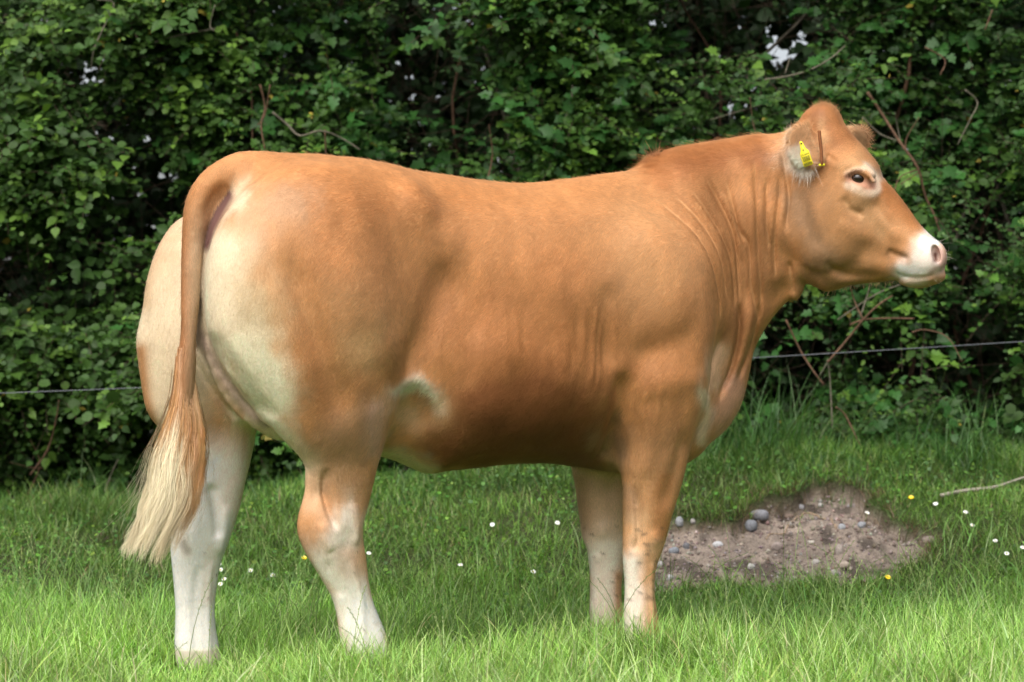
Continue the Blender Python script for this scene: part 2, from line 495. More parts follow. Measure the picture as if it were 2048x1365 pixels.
def F(P):
    s, t, z = P[:, 0], P[:, 1], P[:, 2]
    D = bil(D2, s, z); W = bil(WM, s, z); R = bil(RM, s, z)
    e = 1 - np.minimum(D, R) / R
    k0 = np.sqrt((t / W) ** 2 + e * e) + 1e-6
    k1 = np.sqrt((t / W ** 2) ** 2 + (e / R) ** 2) + 1e-6
    d = k0 * (k0 - 1) / k1
    d = np.where(D < -.15, -D, d)
    for pr in PR + SUBS:
        lo, hi = bounds(pr); k = pr[4]; mg = k + .05
        m = np.all((P > lo - mg) & (P < hi + mg), axis=1)
        if not m.any(): continue
        dd = prim_d(pr, P[m])
        if pr[5]: d[m] = -smin(-d[m], dd, k)
        else: d[m] = smin(d[m], dd, k)
    rel = bil(RELM, s, z)
    fade = np.clip((np.abs(t) - .01) / .05, 0, 1)
    return d - rel * fade

_ts = np.linspace(.05, .16, 200)
_fv = F(np.array([L(1719, 358, t) for t in _ts]))
T_EYE = float(_ts[np.argmin(np.abs(_fv))])
for sd in (1, -1):
    def LE_(x, y, t): p = L(x, y, t); p[1] *= sd; return p
    SUBS.append(('ell', LE_(1720, 359, T_EYE + .002), (.034, .016, .0135, -.33, 0), None, .006, True))
    for arc, r_ in (([(1692,353),(1703,345),(1720,341),(1736,348),(1748,363)], 3.6), ([(1694,357),(1705,367),(1722,372)], 2.4)):
        Pq = [L(x, y, T_EYE + .001) * np.array([1, sd, 1]) for x, y in arc]; Rq = [r_ * .00148] * len(Pq)
        PQ = catmull([np.append(a_, b_) for a_, b_ in zip(Pq, Rq)], 3)
        PR.append(('chain', PQ[:, :3], PQ[:, 3], 1.0, .010, False))
print('eye t', T_EYE)
def surface(F, lo, hi, h, blk=8):
    lo = np.array(lo, float); n = np.ceil((np.array(hi) - lo) / (h * blk)).astype(int) * blk + 1
    nb = (n - 1) // blk
    ci = np.stack(np.meshgrid(*[np.arange(k) for k in nb], indexing='ij'), -1).reshape(-1, 3)
    Fc = F(lo + (ci + .5) * blk * h)
    act = np.abs(Fc) < blk * h * 1.25
    G = np.empty(n, np.float32)
    base = np.repeat(np.repeat(np.repeat(Fc.reshape(nb), blk, 0), blk, 1), blk, 2)
    G[:] = 1.0; G[:-1, :-1, :-1] = base
    flag = np.zeros(n, bool)
    a3 = act.reshape(nb)
    for dx in (0, 1):
        for dy in (0, 1):
            for dz in (0, 1):
                up = np.repeat(np.repeat(np.repeat(a3, blk, 0), blk, 1), blk, 2)
                flag[dx:dx + up.shape[0], dy:dy + up.shape[1], dz:dz + up.shape[2]] |= up
    idx = np.argwhere(flag)
    vals = np.empty(len(idx), np.float32)
    for i in range(0, len(idx), 400000):
        vals[i:i + 400000] = F(lo + idx[i:i + 400000] * h)
    G[idx[:, 0], idx[:, 1], idx[:, 2]] = vals
    I = G < 0
    cnt = np.zeros(tuple(n - 1), np.int8)
    for dx in (0, 1):
        for dy in (0, 1):
            for dz in (0, 1):
                cnt += I[dx:n[0] - 1 + dx, dy:n[1] - 1 + dy, dz:n[2] - 1 + dz]
    cells = np.argwhere((cnt > 0) & (cnt < 8))
    vid = np.full(tuple(n - 1), -1, np.int32)
    vid[cells[:, 0], cells[:, 1], cells[:, 2]] = np.arange(len(cells))
    cor = [(a, b, c) for a in (0, 1) for b in (0, 1) for c in (0, 1)]
    val = {c: G[cells[:, 0] + c[0], cells[:, 1] + c[1], cells[:, 2] + c[2]] for c in cor}
    acc = np.zeros((len(cells), 3)); num = np.zeros(len(cells))
    for c in cor:
        for ax in range(3):
            if c[ax]: continue
            c2 = list(c); c2[ax] = 1; c2 = tuple(c2)
            v1, v2 = val[c], val[c2]
            m = (v1 < 0) != (v2 < 0)
            tt = np.where(m, v1 / np.where(m, v1 - v2, 1), 0)
            p = np.array(c, float)[None] + tt[:, None] * np.eye(3)[ax]
            acc += np.where(m[:, None], p, 0); num += m
    V = lo + (cells + acc / num[:, None]) * h
    Q = []
    for ax in range(3):
        sl1 = [slice(None)] * 3; sl2 = [slice(None)] * 3
        sl1[ax] = slice(0, -1); sl2[ax] = slice(1, None)
        a, b = I[tuple(sl1)], I[tuple(sl2)]
        for fwd in (True, False):
            e = np.argwhere((a & ~b) if fwd else (~a & b))
            o1, o2 = (ax + 1) % 3, (ax + 2) % 3
            e = e[(e[:, o1] > 0) & (e[:, o2] > 0) & (e[:, o1] < n[o1] - 1) & (e[:, o2] < n[o2] - 1)]
            def vv(d1, d2):
                q = e.copy(); q[:, o1] -= d1; q[:, o2] -= d2
                return vid[q[:, 0], q[:, 1], q[:, 2]]
            qd = np.stack([vv(1, 1), vv(0, 1), vv(0, 0), vv(1, 0)], 1)
            Q.append(qd if fwd else qd[:, ::-1])   # orientation is checked below
    Q = np.concatenate(Q); Q = Q[(Q >= 0).all(1)]
    return V, Q

def grad(P, e=.003):
    g = np.empty_like(P)
    for ax in range(3):
        d = np.zeros(3); d[ax] = e
        g[:, ax] = (F(P + d) - F(P - d)) / (2 * e)
    return g

import time as _tm
_t0 = _tm.time()
VOX = .0049
BV, BQ = surface(F, (-.32, -.42, -.05), (2.25, .42, 1.62), VOX)
for _ in range(1):
    g = grad(BV); f = F(BV)
    step = -(f / (np.einsum('ij,ij->i', g, g) + .05))[:, None] * g
    ln = np.linalg.norm(step, axis=1)[:, None]
    BV = BV + step * np.minimum(1, VOX * .6 / (ln + 1e-9))
# light smoothing
def smooth(V, Q, n=1, lam=.5):
    for _ in range(n):
        acc = np.zeros_like(V); c = np.zeros(len(V))
        for a, b in ((0, 1), (1, 2), (2, 3), (3, 0)):
            for i, j in ((a, b), (b, a)):
                for ax in range(3): acc[:, ax] += np.bincount(Q[:, i], V[Q[:, j], ax], len(V))
                c += np.bincount(Q[:, i], minlength=len(V))
        V = V + lam * (acc / np.maximum(c, 1)[:, None] - V)
    return V
BV = smooth(BV, BQ, 2, .5)
_g = grad(BV); _g /= np.linalg.norm(_g, axis=1)[:, None] + 1e-9
_tor = np.clip((1.6 - BV[:, 0]) / .1, .35, 1) * np.clip((BV[:, 2] - .1) / .3, .4, 1)
BV = BV + _g * ((.0018 * vnoise(BV, 11, 71) + .0006 * vnoise(BV, 26, 72)) * _tor
    - (.0026 * np.abs(vnoise(BV * np.array([1, 1, .22]), 30, 74)) + .0010 * vnoise(BV * np.array([1, 1, .25]), 17, 75)) * np.clip((BV[:, 0] - .3) / .15, 0, 1) * np.clip((1.35 - BV[:, 0]) / .2, 0, 1) * np.clip((1.18 - BV[:, 2]) / .25, 0, 1) * np.clip((BV[:, 2] - .55) / .1, 0, 1))[:, None]
# keep the one connected body
def largest(V, Q):
    lab = np.arange(len(V))
    for _ in range(400):
        m = np.minimum.reduce([lab[Q[:, i]] for i in range(4)])
        l2 = lab.copy()
        for i in range(4): np.minimum.at(l2, Q[:, i], m)
        l2 = l2[l2]
        if (l2 == lab).all(): break
        lab = l2
    big = np.bincount(lab).argmax(); keep = lab == big
    mp = np.cumsum(keep) - 1
    return V[keep], mp[Q[keep[Q[:, 0]]]]
BV, BQ = largest(BV, BQ)
_d1 = BV[BQ[:, 2]] - BV[BQ[:, 0]]; _d2 = BV[BQ[:, 3]] - BV[BQ[:, 1]]; _k = slice(0, None, 50)
# body space is left handed: s, t (right), z; test the winding in world space
_w = to_world(BV); _n = np.cross(_w[BQ[_k, 2]] - _w[BQ[_k, 0]], _w[BQ[_k, 3]] - _w[BQ[_k, 1]])
_c = BV[BQ[_k, 0]]; _out = to_world(_c + .01 * grad(_c)) - to_world(_c)
if (np.einsum('ij,ij->i', _n, _out) < 0).mean() > .5: BQ = BQ[:, ::-1]
BW = to_world(BV)
print('body verts', len(BV), 'time', round(_tm.time() - _t0, 1))

# ---- hide colours plus a painted highlight and shadow line, as patches on the hide
TAN = np.array([.54, .262, .108]); CREAM = np.array([.75, .615, .43]); WHITE = np.array([.78, .70, .60])
PALE = np.array([.60, .36, .18]); DARK = np.array([.19, .072, .027]); RED = np.array([.36, .135, .042]); ORNG = np.array([.50, .20, .06])
GREYT = np.array([.34, .22, .13]); PINK = np.array([.62, .40, .31]); MUD = np.array([.07, .05, .035]); PURP = np.array([.12, .06, .05])
SNOW = np.array([.90, .82, .75])
# (points, radius px, colour, strength)
HIDE = [
 ([(930,680),(1060,700),(1200,700)], 85, np.array([.43,.195,.075]), .55), ([(1260,640),(1330,660)], 60, np.array([.42,.19,.07]), .4),
 ([(1100,420),(1230,450),(1330,500)], 70, np.array([.60,.31,.135]), .45), ([(700,560),(760,620)], 60, np.array([.56,.28,.12]), .35), ([(940,420),(1000,440)], 50, np.array([.58,.29,.12]), .3),  # first patch puts the highlight of upper back and shoulder into the colour
 ([(1300,840),(1320,920)], 50, np.array([.42,.19,.075]), .5), ([(880,560),(900,640)], 40, np.array([.42,.19,.075]), .35), ([(1480,640),(1470,740)], 26, np.array([.36,.17,.075]), .5),
 ([(900,360),(1200,360)], 60, ORNG, .35), ([(600,350),(760,380)], 70, ORNG, .30),
 ([(650,470),(720,470)], 90, ORNG, .15), ([(1000,620),(1150,650),(1120,560)], 90, np.array([.42,.17,.055]), .45),
 ([(1000,750),(1100,760)], 70, np.array([.36,.14,.045]), .5),
 ([(1270,460),(1330,520),(1280,560)], 80, PALE, .30), ([(700,620),(740,660)], 60, PALE, .35),
 ([(700,700),(730,700)], 40, np.array([.58,.40,.20]), .45),
 ([(860,620),(880,540),(840,680)], 26, np.array([.40,.18,.07]), .25),
 ([(590,700),(620,800),(680,820),(640,700)], 50, np.array([.44,.19,.065]), .45),
 ([(660,930),(700,900),(720,850)], 50, GREYT * 1.2, .5),
 # cream rear
 ([(450,500),(450,580),(465,650),(495,720),(530,790)], 52, CREAM, .92), ([(500,600),(520,690)], 40, np.array([.58,.43,.25]), .6), ([(440,520),(430,640),(450,700)], 40, CREAM, .8),
 ([(500,700),(540,800)], 45, np.array([.84,.73,.52]), .85), ([(560,860),(610,930)], 24, np.array([.84,.72,.52]), .8),
 ([(490,430),(540,420),(590,410)], 42, np.array([.52,.33,.20]), .65), ([(500,560),(530,620)], 50, np.array([.48,.33,.18]), .35),
 ([(445,400),(470,390)], 26, CREAM, .7),
 # nape, withers
 ([(1310,322),(1380,310),(1450,305),(1520,298)], 26, RED, .75), ([(1330,350),(1420,330)], 30, RED, .5), ([(1480,430),(1500,540),(1490,640)], 40, np.array([.33,.15,.06]), .45),
 ([(1540,450),(1540,560)], 26, np.array([.36,.18,.08]), .4), ([(1420,380),(1450,470)], 36, np.array([.42,.20,.08]), .4),
 ([(1340,700),(1380,720),(1300,740)], 44, np.array([.34,.145,.05]), .5),
 # dark curly belly patch
 ([(980,850),(1060,845),(1150,870)], 66, DARK, 1.0), ([(900,900),(1060,905),(1190,920)], 40, DARK, .95), ([(980,790),(1080,790),(1160,800)], 46, np.array([.27,.105,.038]), .85), ([(880,870),(930,850)], 34, np.array([.26,.11,.04]), .7),
 ([(790,782),(838,764),(872,788),(882,815)], 13, np.array([.86,.74,.58]), .85), ([(790,810),(830,830)], 30, np.array([.58,.38,.22]), .7), ([(800,915),(850,940)], 20, WHITE, .6),
 ([(1205,880),(1222,920)], 24, np.array([.42,.27,.15]), .6), ([(885,805),(890,835)], 20, PALE, .5),
 # brisket
 ([(1408,780),(1418,820),(1405,880)], 10, CREAM, .75), ([(1440,700),(1425,760)], 18, CREAM, .35), ([(1470,780),(1440,850)], 26, PINK * .9, .45),
 # near hind leg
 ([(760,820),(755,900)], 22, PINK, .5), ([(660,900),(690,960)], 60, np.array([.40,.235,.13]), .55),
 ([(620,960),(622,1010)], 22, np.array([.62,.40,.24]), .7), ([(615,1060),(622,1110)], 26, np.array([.40,.22,.11]), .5),
 ([(690,1040),(690,1070)], 34, WHITE, .8), ([(660,1130),(700,1190),(720,1250)], 44, WHITE, .9), ([(735,1060),(730,1130)], 14, PALE, .6), ([(690,1110),(700,1130)], 22, np.array([.46,.30,.19]), .5),
 ([(720,1230),(735,1330)], 48, SNOW, .8),
 # near fore leg
 ([(1290,900),(1300,980),(1340,900)], 50, np.array([.42,.235,.12]), .5), ([(1255,980),(1262,1040)], 14, np.array([.30,.19,.12]), .5),
 ([(1275,1050),(1275,1100)], 22, np.array([.66,.45,.28]), .6), ([(1255,1135),(1258,1200),(1262,1290)], 31, SNOW * np.array([.97,.93,.90]), .82), ([(1312,1100),(1310,1200),(1312,1290)], 19, np.array([.60,.36,.20]), .75),
 ([(1330,960),(1318,1060)], 13, np.array([.42,.17,.06]), .5),
 ([(1236,830),(1240,900)], 12, np.array([.2,.12,.07]), .5),
 # bone and tendon of the legs
 ([(640,930),(643,980),(650,1025),(664,1060)], .17, .010, -.016), ([(690,1000),(705,1050),(700,1090)], .17, .012, .006), ([(645,1115),(664,1155),(680,1195)], .165, .010, -.004), ([(690,1110),(712,1180),(728,1240)], .165, .008, .005), ([(664,1052),(680,1075),(676,1105)], .17, .014, -.006), ([(632,1040),(640,1075),(655,1100)], .17, .012, .007),
 ([(1258,960),(1266,1030),(1268,1075),(1262,1105)], .17, .009, -.011), ([(1290,1060),(1300,1090)], .17, .014, .007), ([(1268,1110),(1267,1170),(1270,1225)], .165, .010, -.0045), ([(1292,1120),(1293,1200)], .165, .008, .005), ([(1345,860),(1330,940),(1312,1020)], .19, .02, -.010), ([(1270,800),(1280,880),(1275,960)], .2, .022, .010),
 ([(405,960),(415,1020),(422,1075)], -.17, .013, -.013), ([(388,1120),(382,1190),(384,1250)], -.165, .012, -.005), ([(440,1000),(432,1060),(428,1110)], -.17, .014, .008), ([(410,1120),(408,1200)], -.165, .008, .005),
 # head
 ([(1700,400),(1680,470),(1720,500)], 60, np.array([.43,.235,.105]), .6), ([(1600,400),(1620,460),(1640,520)], 30, np.array([.26,.18,.115]), .55),
 ([(1620,560),(1700,560)], 30, np.array([.38,.22,.115]), .6),
 ([(1600,300),(1580,310)], 26, np.array([.60,.40,.26]), .7), ([(1610,290),(1628,310)], 16, np.array([.40,.26,.18]), .7), ([(1590,330),(1600,300)], 13, np.array([.70,.58,.46]), .85),
 ([(1640,245),(1660,240),(1676,268)], 26, np.array([.34,.14,.05]), .65), ([(1622,235),(1640,222)], 12, np.array([.24,.09,.035]), .5), ([(1645,250),(1648,280)], 9, PALE, .7),
 ([(1770,370),(1800,410),(1830,450)], 24, ORNG * .85, .75), ([(1800,460),(1820,470)], 24, PALE, .3),
 ([(1735,332),(1750,345),(1757,362),(1754,380)], 7, np.array([.80,.68,.54]), .7), ([(1695,345),(1708,338),(1728,336)], 4, np.array([.74,.6,.45]), .8),
 ([(1697,370),(1712,378),(1730,385),(1746,387)], 7, np.array([.80,.66,.52]), .7), ([(1695,330),(1715,318)], 16, PALE, .6), ([(1715,405),(1745,420),(1760,450)], 20, PALE, .5),
 ([(1700,356),(1720,364),(1743,370)], 7, np.array([.52,.27,.18]), .85), ([(1694,352),(1706,345),(1722,342)], 3.5, np.array([.20,.09,.05]), .85),
 ([(1782,505),(1808,515)], 10, np.array([.22,.11,.045]), .6),
 ([(1850,490),(1868,500)], 22, SNOW * np.array([.95,.88,.84]), .95), ([(1810,545),(1840,540),(1870,535)], 17, SNOW, .95), ([(1840,515),(1860,520)], 20, SNOW * np.array([.94,.86,.82]), .95), ([(1852,480),(1870,486)], 13, SNOW, .9), ([(1825,565),(1850,560)], 9, np.array([.62,.52,.40]), .8),
 ([(1876,498),(1886,512),(1884,530)], 9, np.array([.55,.33,.27]), .9), ([(1872,540),(1862,548)], 7, np.array([.45,.27,.21]), .7),
 ([(1870,510),(1872,520)], 6, np.array([.10,.035,.025]), .95),
]
HIDE_FAR = [
 ([(430,760),(420,860),(415,960),(400,1060),(390,1160),(390,1350)], 95, SNOW, 1.0), ([(470,900),(455,1000)], 26, PINK * 1.15, .35), ([(425,1100),(415,1200)], 14, PINK * 1.15, .3),
 ([(365,1085),(375,1100)], 12, np.array([.25,.2,.16]), .6),
]
HIDE_FARFORE = [
 ([(1190,950),(1200,1020),(1195,1080)], 70, np.array([.56,.37,.235]), .9), ([(1160,960),(1175,1060)], 14, np.array([.36,.20,.11]), .6),
 ([(1208,1105),(1208,1200),(1208,1260)], 42, SNOW * np.array([.93,.86,.80]), .85), ([(1238,1150),(1240,1200),(1238,1260)], 11, np.array([.55,.28,.14]), .85),
]
def pdist(px, py, pts):
    if len(pts) == 1: return np.hypot(px - pts[0][0], py - pts[0][1])
    b = None
    for i in range(len(pts) - 1):
        d, _ = seg_dist(px, py, np.array(pts[i], float), np.array(pts[i + 1], float))
        b = d if b is None else np.minimum(b, d)
    return b
def paint(col, px, py, ops, m=None, wob=None):
    for pts, r, c, st in ops:
        d = pdist(px, py, pts)
        if wob is not None: d = d + wob * min(r * .45, 14)
        a = st * np.clip(1.25 * np.exp(-(d / r) ** 2 * .9) , 0, 1)
        a = np.where(d > 2.6 * r, 0, a)
        if m is not None: a = a * m
        col += a[:, None] * (c - col)
    return col
def hide_col(V):
    Vm = V.copy(); Vm[:, 1] = np.abs(Vm[:, 1])
    px, py = to_px(to_world(Vm)); pfx, pfy = to_px(to_world(V))
    al = np.array([-.62, 0, -.78]); Vs = V - np.outer(V @ al, al) * .8
    n4 = vnoise(Vs, 130, 31); n5 = vnoise(Vs, 45, 32)
    n1 = vnoise(V, 22, 1); n2 = vnoise(V, 7, 2); n3 = vnoise(V * np.array([1, 1, .5]), 60, 3)
    col = np.tile(TAN, (len(V), 1)) * (1 + .05 * n2[:, None] + .04 * n1[:, None])
    far = (V[:, 1] < 0)
    lowfar = far & (V[:, 2] < .62)
    n6 = vnoise(V * np.array([1, 1, .30]), 24, 33); n7 = vnoise(V * np.array([1, 1, .35]), 50, 34)
    col = col * (1 + (.14 * n6 + .08 * n7) * np.clip((V[:, 2] - .5) / .1, 0, 1))[:, None]
    paint(col, px, py, HIDE, m=~(lowfar & (V[:, 2] < .50)) * 1.0, wob=n1 + .6 * n3)
    rr = np.clip((470 - px) / 50, 0, 1) * np.clip((py - 470) / 90, 0, 1) * (V[:, 0] < .1) * (V[:, 2] > .35)
    col += (.85 * rr)[:, None] * (CREAM * (1 + .1 * n1[:, None]) - col)
    for pts, r_, c_, st in [([(312,470),(296,530),(288,600)], 20, np.array([.56,.36,.2]), .7), ([(281,700),(288,790),(304,850),(322,885)], 15, TAN * .85, .95), ([(330,480),(340,560)], 30, np.array([.58,.42,.27]), .6)]:
        d = pdist(pfx, pfy, pts); a = st * np.exp(-(d / r_) ** 2) * far * (V[:, 0] < .1)
        col += a[:, None] * (c_ - col)
    mh = np.clip((.66 - V[:, 2]) / .10, 0, 1) * (V[:, 1] < -.02) * (V[:, 0] < .55)
    # the brown outer edge of the far thigh stays
    paint(col, pfx, pfy, HIDE_FAR, m=mh, wob=n1)
    mf = np.clip((.60 - V[:, 2]) / .06, 0, 1) * (V[:, 1] < -.03) * (V[:, 0] > .8)
    paint(col, pfx, pfy, HIDE_FARFORE, m=mf, wob=n1)
    # inner thighs are white
    inn = np.clip((.10 - np.abs(V[:, 1])) / .05, 0, 1) * np.clip((.85 - V[:, 2]) / .1, 0, 1) * (V[:, 0] < .42) * (V[:, 0] > 0.0)
    col += (.8 * inn)[:, None] * (CREAM * 1.02 - col)
    # escutcheon, vulva
    d = pdist(pfx, pfy, [(400,670),(440,745),(490,812),(530,845)]); a = .85 * np.exp(-(d / 15) ** 2) * (np.abs(V[:, 1]) < .075)
    col += a[:, None] * (np.array([.33, .23, .18]) - col)
    d = pdist(pfx, pfy, [(452,392),(436,420),(418,455),(410,485)]); a = np.clip(1.3 * np.exp(-(d / 16) ** 2), 0, 1) * (V[:, 1] > -.10) * (V[:, 1] < .12)
    tl = tail_d(V); a = a * (tl > .002)
    col += a[:, None] * (PURP * 1.3 - col)
    fe = np.clip((-V[:, 1] - .02) / .03, 0, 1) * (V[:, 0] > 1.55) * (V[:, 0] < 1.98)
    col += (.9 * fe)[:, None] * (TAN * .9 - col)
    # ears: pale hair inside, tan back
    ed = np.minimum(np.abs(prim_d(PR_EAR[0], V)), np.abs(prim_d(PR_EAR[1], V)))
    a = np.clip((.010 - ed) / .004, 0, 1) * (np.abs(V[:, 1]) > .10)
    ins_ = np.clip(1 - np.hypot((pfx - 1598) / 30, (pfy - 312) / 32) ** 2, 0, 1) * (V[:, 1] > 0)
    lowl = np.clip((pfy - 300) / 25, 0, 1)
    ec_ = np.array([.60, .35, .18])[None] * np.ones((len(V), 1)); ic_ = np.array([.78, .62, .48]) * (1 - lowl[:, None]) + np.array([.84, .72, .58]) * lowl[:, None]
    ec_ = ec_ + np.clip(ins_ * 2, 0, 1)[:, None] * (ic_ - ec_)
    col += a[:, None] * (ec_ - col)
    d = pdist(pfx, pfy, [(403,500),(400,600),(395,690)]); a = .8 * np.exp(-(d / 6) ** 2) * (tl > .003) * (V[:, 0] < .03)  # shadow line in the crack beside the tail, painted into the hide
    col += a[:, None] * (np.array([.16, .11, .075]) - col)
    # tail
    a = np.clip(1 - tl / .006, 0, 1) * (V[:, 0] < .06) * (V[:, 2] < 1.36)
    tc = np.where((np.clip((pfx - (378 - 0)) / 18, 0, 1))[:, None] > .5, np.array([.60, .42, .26]), np.array([.44, .20, .075]))
    g_ = np.clip((pfx - 366) / 26, 0, 1)[:, None]
    tc = np.array([.40, .16, .055]) * (1 - g_) + np.array([.62, .43, .27]) * g_
    up = np.clip((500 - pfy) / 120, 0, 1)[:, None]
    tc = tc * (1 - up) + np.array([.47, .225, .09]) * up
    col += (.9 * a)[:, None] * (tc - col)
    # mud flecks on the lower legs
    fl = vnoise(V * np.array([1, 1, .6]), 75, 9) + .25 * vnoise(V, 6, 10)
    z = V[:, 2]; zone = np.clip((.52 - z) / .1, 0, 1) * np.clip((z - .08) / .05, 0, 1) * np.where(V[:, 0] > .8, 1.0, .55)
    a = np.clip((fl - .86) * 9, 0, 1) * zone
    col += (.85 * a)[:, None] * (MUD - col)
    rm = np.random.default_rng(77)
    cand = np.where((z < .36) & (z > .10) & ((V[:, 0] > .8) | (rm.random(len(V)) < .25)))[0]
    for c_ in rm.choice(cand, 130):
        dv_ = V - V[c_] if False else None
        zc = V[c_]; m_ = cand[(np.abs(V[cand, 0] - zc[0]) < .012) & (np.abs(V[cand, 2] - zc[2]) < .008)]
        q_ = V[m_] - zc; sk = rm.uniform(-.6, .2)
        dd_ = np.sqrt((q_[:, 0] / .0075) ** 2 + ((q_[:, 2] - sk * q_[:, 0]) / .0028) ** 2 + (q_[:, 1] / .0075) ** 2)
        a_ = np.clip(1.6 - dd_, 0, 1) * rm.uniform(.3, .8)
        col[m_] += a_[:, None] * (MUD - col[m_])
    # hooves
    hf = np.clip((.048 - z) / .008, 0, 1)
    col += hf[:, None] * (np.array([.62, .53, .44]) - col)
    return np.clip(col * (1 + .02 * n3 + .03 * n4 + .03 * n5)[:, None], .004, .95)
_tp = [p for p in PR if p[0] == 'chain' and abs(p[1][0][1]) < .02 and p[4] == .022][0]
def tail_d(V): return prim_d(_tp, V)
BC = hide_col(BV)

m_hide, nt, b = new_mat('hide')
at = N(nt, 'ShaderNodeAttribute', attribute_name='col')
tc = N(nt, 'ShaderNodeTexCoord')
mp = N(nt, 'ShaderNodeMapping'); mp.inputs['Scale'].default_value = (260, 260, 60)
nz = N(nt, 'ShaderNodeTexNoise', Scale=1.0, Detail=3.0)
nt.links.new(tc.outputs['Object'], mp.inputs['Vector']); nt.links.new(mp.outputs[0], nz.inputs['Vector'])
mr = N(nt, 'ShaderNodeMapRange'); mr.inputs['To Min'].default_value = .86; mr.inputs['To Max'].default_value = 1.0
nt.links.new(nz.outputs['Fac'], mr.inputs['Value'])
mx = N(nt, 'ShaderNodeMix', data_type='RGBA', blend_type='MULTIPLY'); mx.inputs[0].default_value = 1.0
nt.links.new(at.outputs['Color'], mx.inputs[6]); nt.links.new(mr.outputs[0], mx.inputs[7])
nt.links.new(mx.outputs[2], b.inputs['Base Color'])
b.inputs['Roughness'].default_value = .75; b.inputs['Specular IOR Level'].default_value = .2
bp = N(nt, 'ShaderNodeBump', Strength=.15, Distance=.003)
nt.links.new(nz.outputs['Fac'], bp.inputs['Height']); nt.links.new(bp.outputs[0], b.inputs['Normal'])

cow = empty('heifer', (-.15, 6.12, 0))
tag(cow, 'golden tan heifer with white lower legs and muzzle standing side on in the grass', 'cow')
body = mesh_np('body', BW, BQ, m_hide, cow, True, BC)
# ---------------------------------------------------------------- coat, eye, ear tag, tail switch
def vnormals(V, Q):
    d1 = V[Q[:, 2]] - V[Q[:, 0]]; d2 = V[Q[:, 3]] - V[Q[:, 1]]
    fn = np.cross(d1, d2); Nn = np.zeros_like(V)
    for i in range(4):
        for ax in range(3): Nn[:, ax] += np.bincount(Q[:, i], fn[:, ax], len(V))
    return Nn / (np.linalg.norm(Nn, axis=1)[:, None] + 1e-12), np.linalg.norm(fn, axis=1) / 2
BN, BA = vnormals(BW, BQ)

def hair_obj(name, pts, cols, nrm, rad, mat, parent):  # cols per strand (n,3) or per point (n,k,3)
    """pts (n,k,3), cols (n,3), nrm (n,3), rad (n,k)"""
    n, k, _ = pts.shape
    hc = bpy.data.hair_curves.new(name)
    hc.add_curves([k] * n)
    hc.position_data.foreach_set('vector', pts.astype(np.float32).ravel()) if hasattr(hc, 'position_data') else hc.attributes['position'].data.foreach_set('vector', pts.astype(np.float32).ravel())
    ra = hc.attributes.get('radius') or hc.attributes.new('radius', 'FLOAT', 'POINT')
    ra.data.foreach_set('value', rad.astype(np.float32).ravel())
    ca = hc.attributes.new('col', 'FLOAT_VECTOR', 'CURVE' if cols.ndim == 2 else 'POINT')
    ca.data.foreach_set('vector', cols.astype(np.float32).ravel())
    na = hc.attributes.new('nrm', 'FLOAT_VECTOR', 'CURVE')
    na.data.foreach_set('vector', nrm.astype(np.float32).ravel())
    hc.materials.append(mat)
    o = bpy.data.objects.new(name, hc)
    return link(o, parent)

def hair_mat(name, rough=.5, spec=.35, use_n=True):
    m, nt, b = new_mat(name)
    a = N(nt, 'ShaderNodeAttribute', attribute_name='col')
    nt.links.new(a.outputs['Color'], b.inputs['Base Color'])
    b.inputs['Roughness'].default_value = rough
    b.inputs['Specular IOR Level'].default_value = spec
    if use_n:
        a2 = N(nt, 'ShaderNodeAttribute', attribute_name='nrm')
        nt.links.new(a2.outputs['Vector'], b.inputs['Normal'])
    return m
m_hair = hair_mat('coat_hair_material', .5, .26)

NH = 950000
hr = np.random.default_rng(5)
Vq = BV[BQ].mean(1); Wq = BW[BQ].mean(1); Nq = BN[BQ].mean(1)
facing = -(Wq[:, 1] * Nq[:, 1] + Wq[:, 0] * Nq[:, 0] + (Wq[:, 2] - CAM_H) * Nq[:, 2]) / np.linalg.norm(Wq, axis=1)
dens = BA * np.where(facing > -.35, 1.0, .28)
px_q, py_q = to_px(Wq)
nearhead = (Vq[:, 0] > 1.55)
dens *= np.where(nearhead, 1.6, 1.0)
# bare skin: nostril, eye opening, hooves
eyeW = to_world(L(1719, 358, .11)[None])[0]
bare = (np.linalg.norm(Wq - eyeW, axis=1) < .026) | (Vq[:, 2] < .055)
nosW = to_world(L(1878, 512, .05)[None])[0]
bare |= (np.linalg.norm(Wq - nosW, axis=1) < .030)
bare |= (pdist(px_q, py_q, [(447,395),(432,425),(415,460)]) < 20) & (np.abs(Vq[:, 1]) < .09) & (Vq[:, 0] < .05) & (tail_d(Vq) > .006)
dens = np.where(bare, 0, dens)
cum = np.cumsum(dens); fi = np.searchsorted(cum, hr.random(NH) * cum[-1]).clip(0, len(BQ) - 1)
q = BQ[fi]; a_, b_ = hr.random(NH)[:, None], hr.random(NH)[:, None]
w4 = [(1 - a_) * (1 - b_), a_ * (1 - b_), a_ * b_, (1 - a_) * b_]
mixq = lambda A: sum(w * A[q[:, i]] for i, w in enumerate(w4))
HP, HW, HN, HC = mixq(BV), mixq(BW), mixq(BN), mixq(BC)
HN /= np.linalg.norm(HN, axis=1)[:, None]
s_, t_, z_ = HP[:, 0], HP[:, 1], HP[:, 2]
Hm = HP.copy(); Hm[:, 1] = np.abs(Hm[:, 1]); hx, hy = to_px(to_world(Hm))
fx, fy = to_px(HW)
D = np.tile(np.array([-.62, 0, -.78]), (NH, 1)); Ln_ = np.full(NH, .013); lift = np.full(NH, .13)
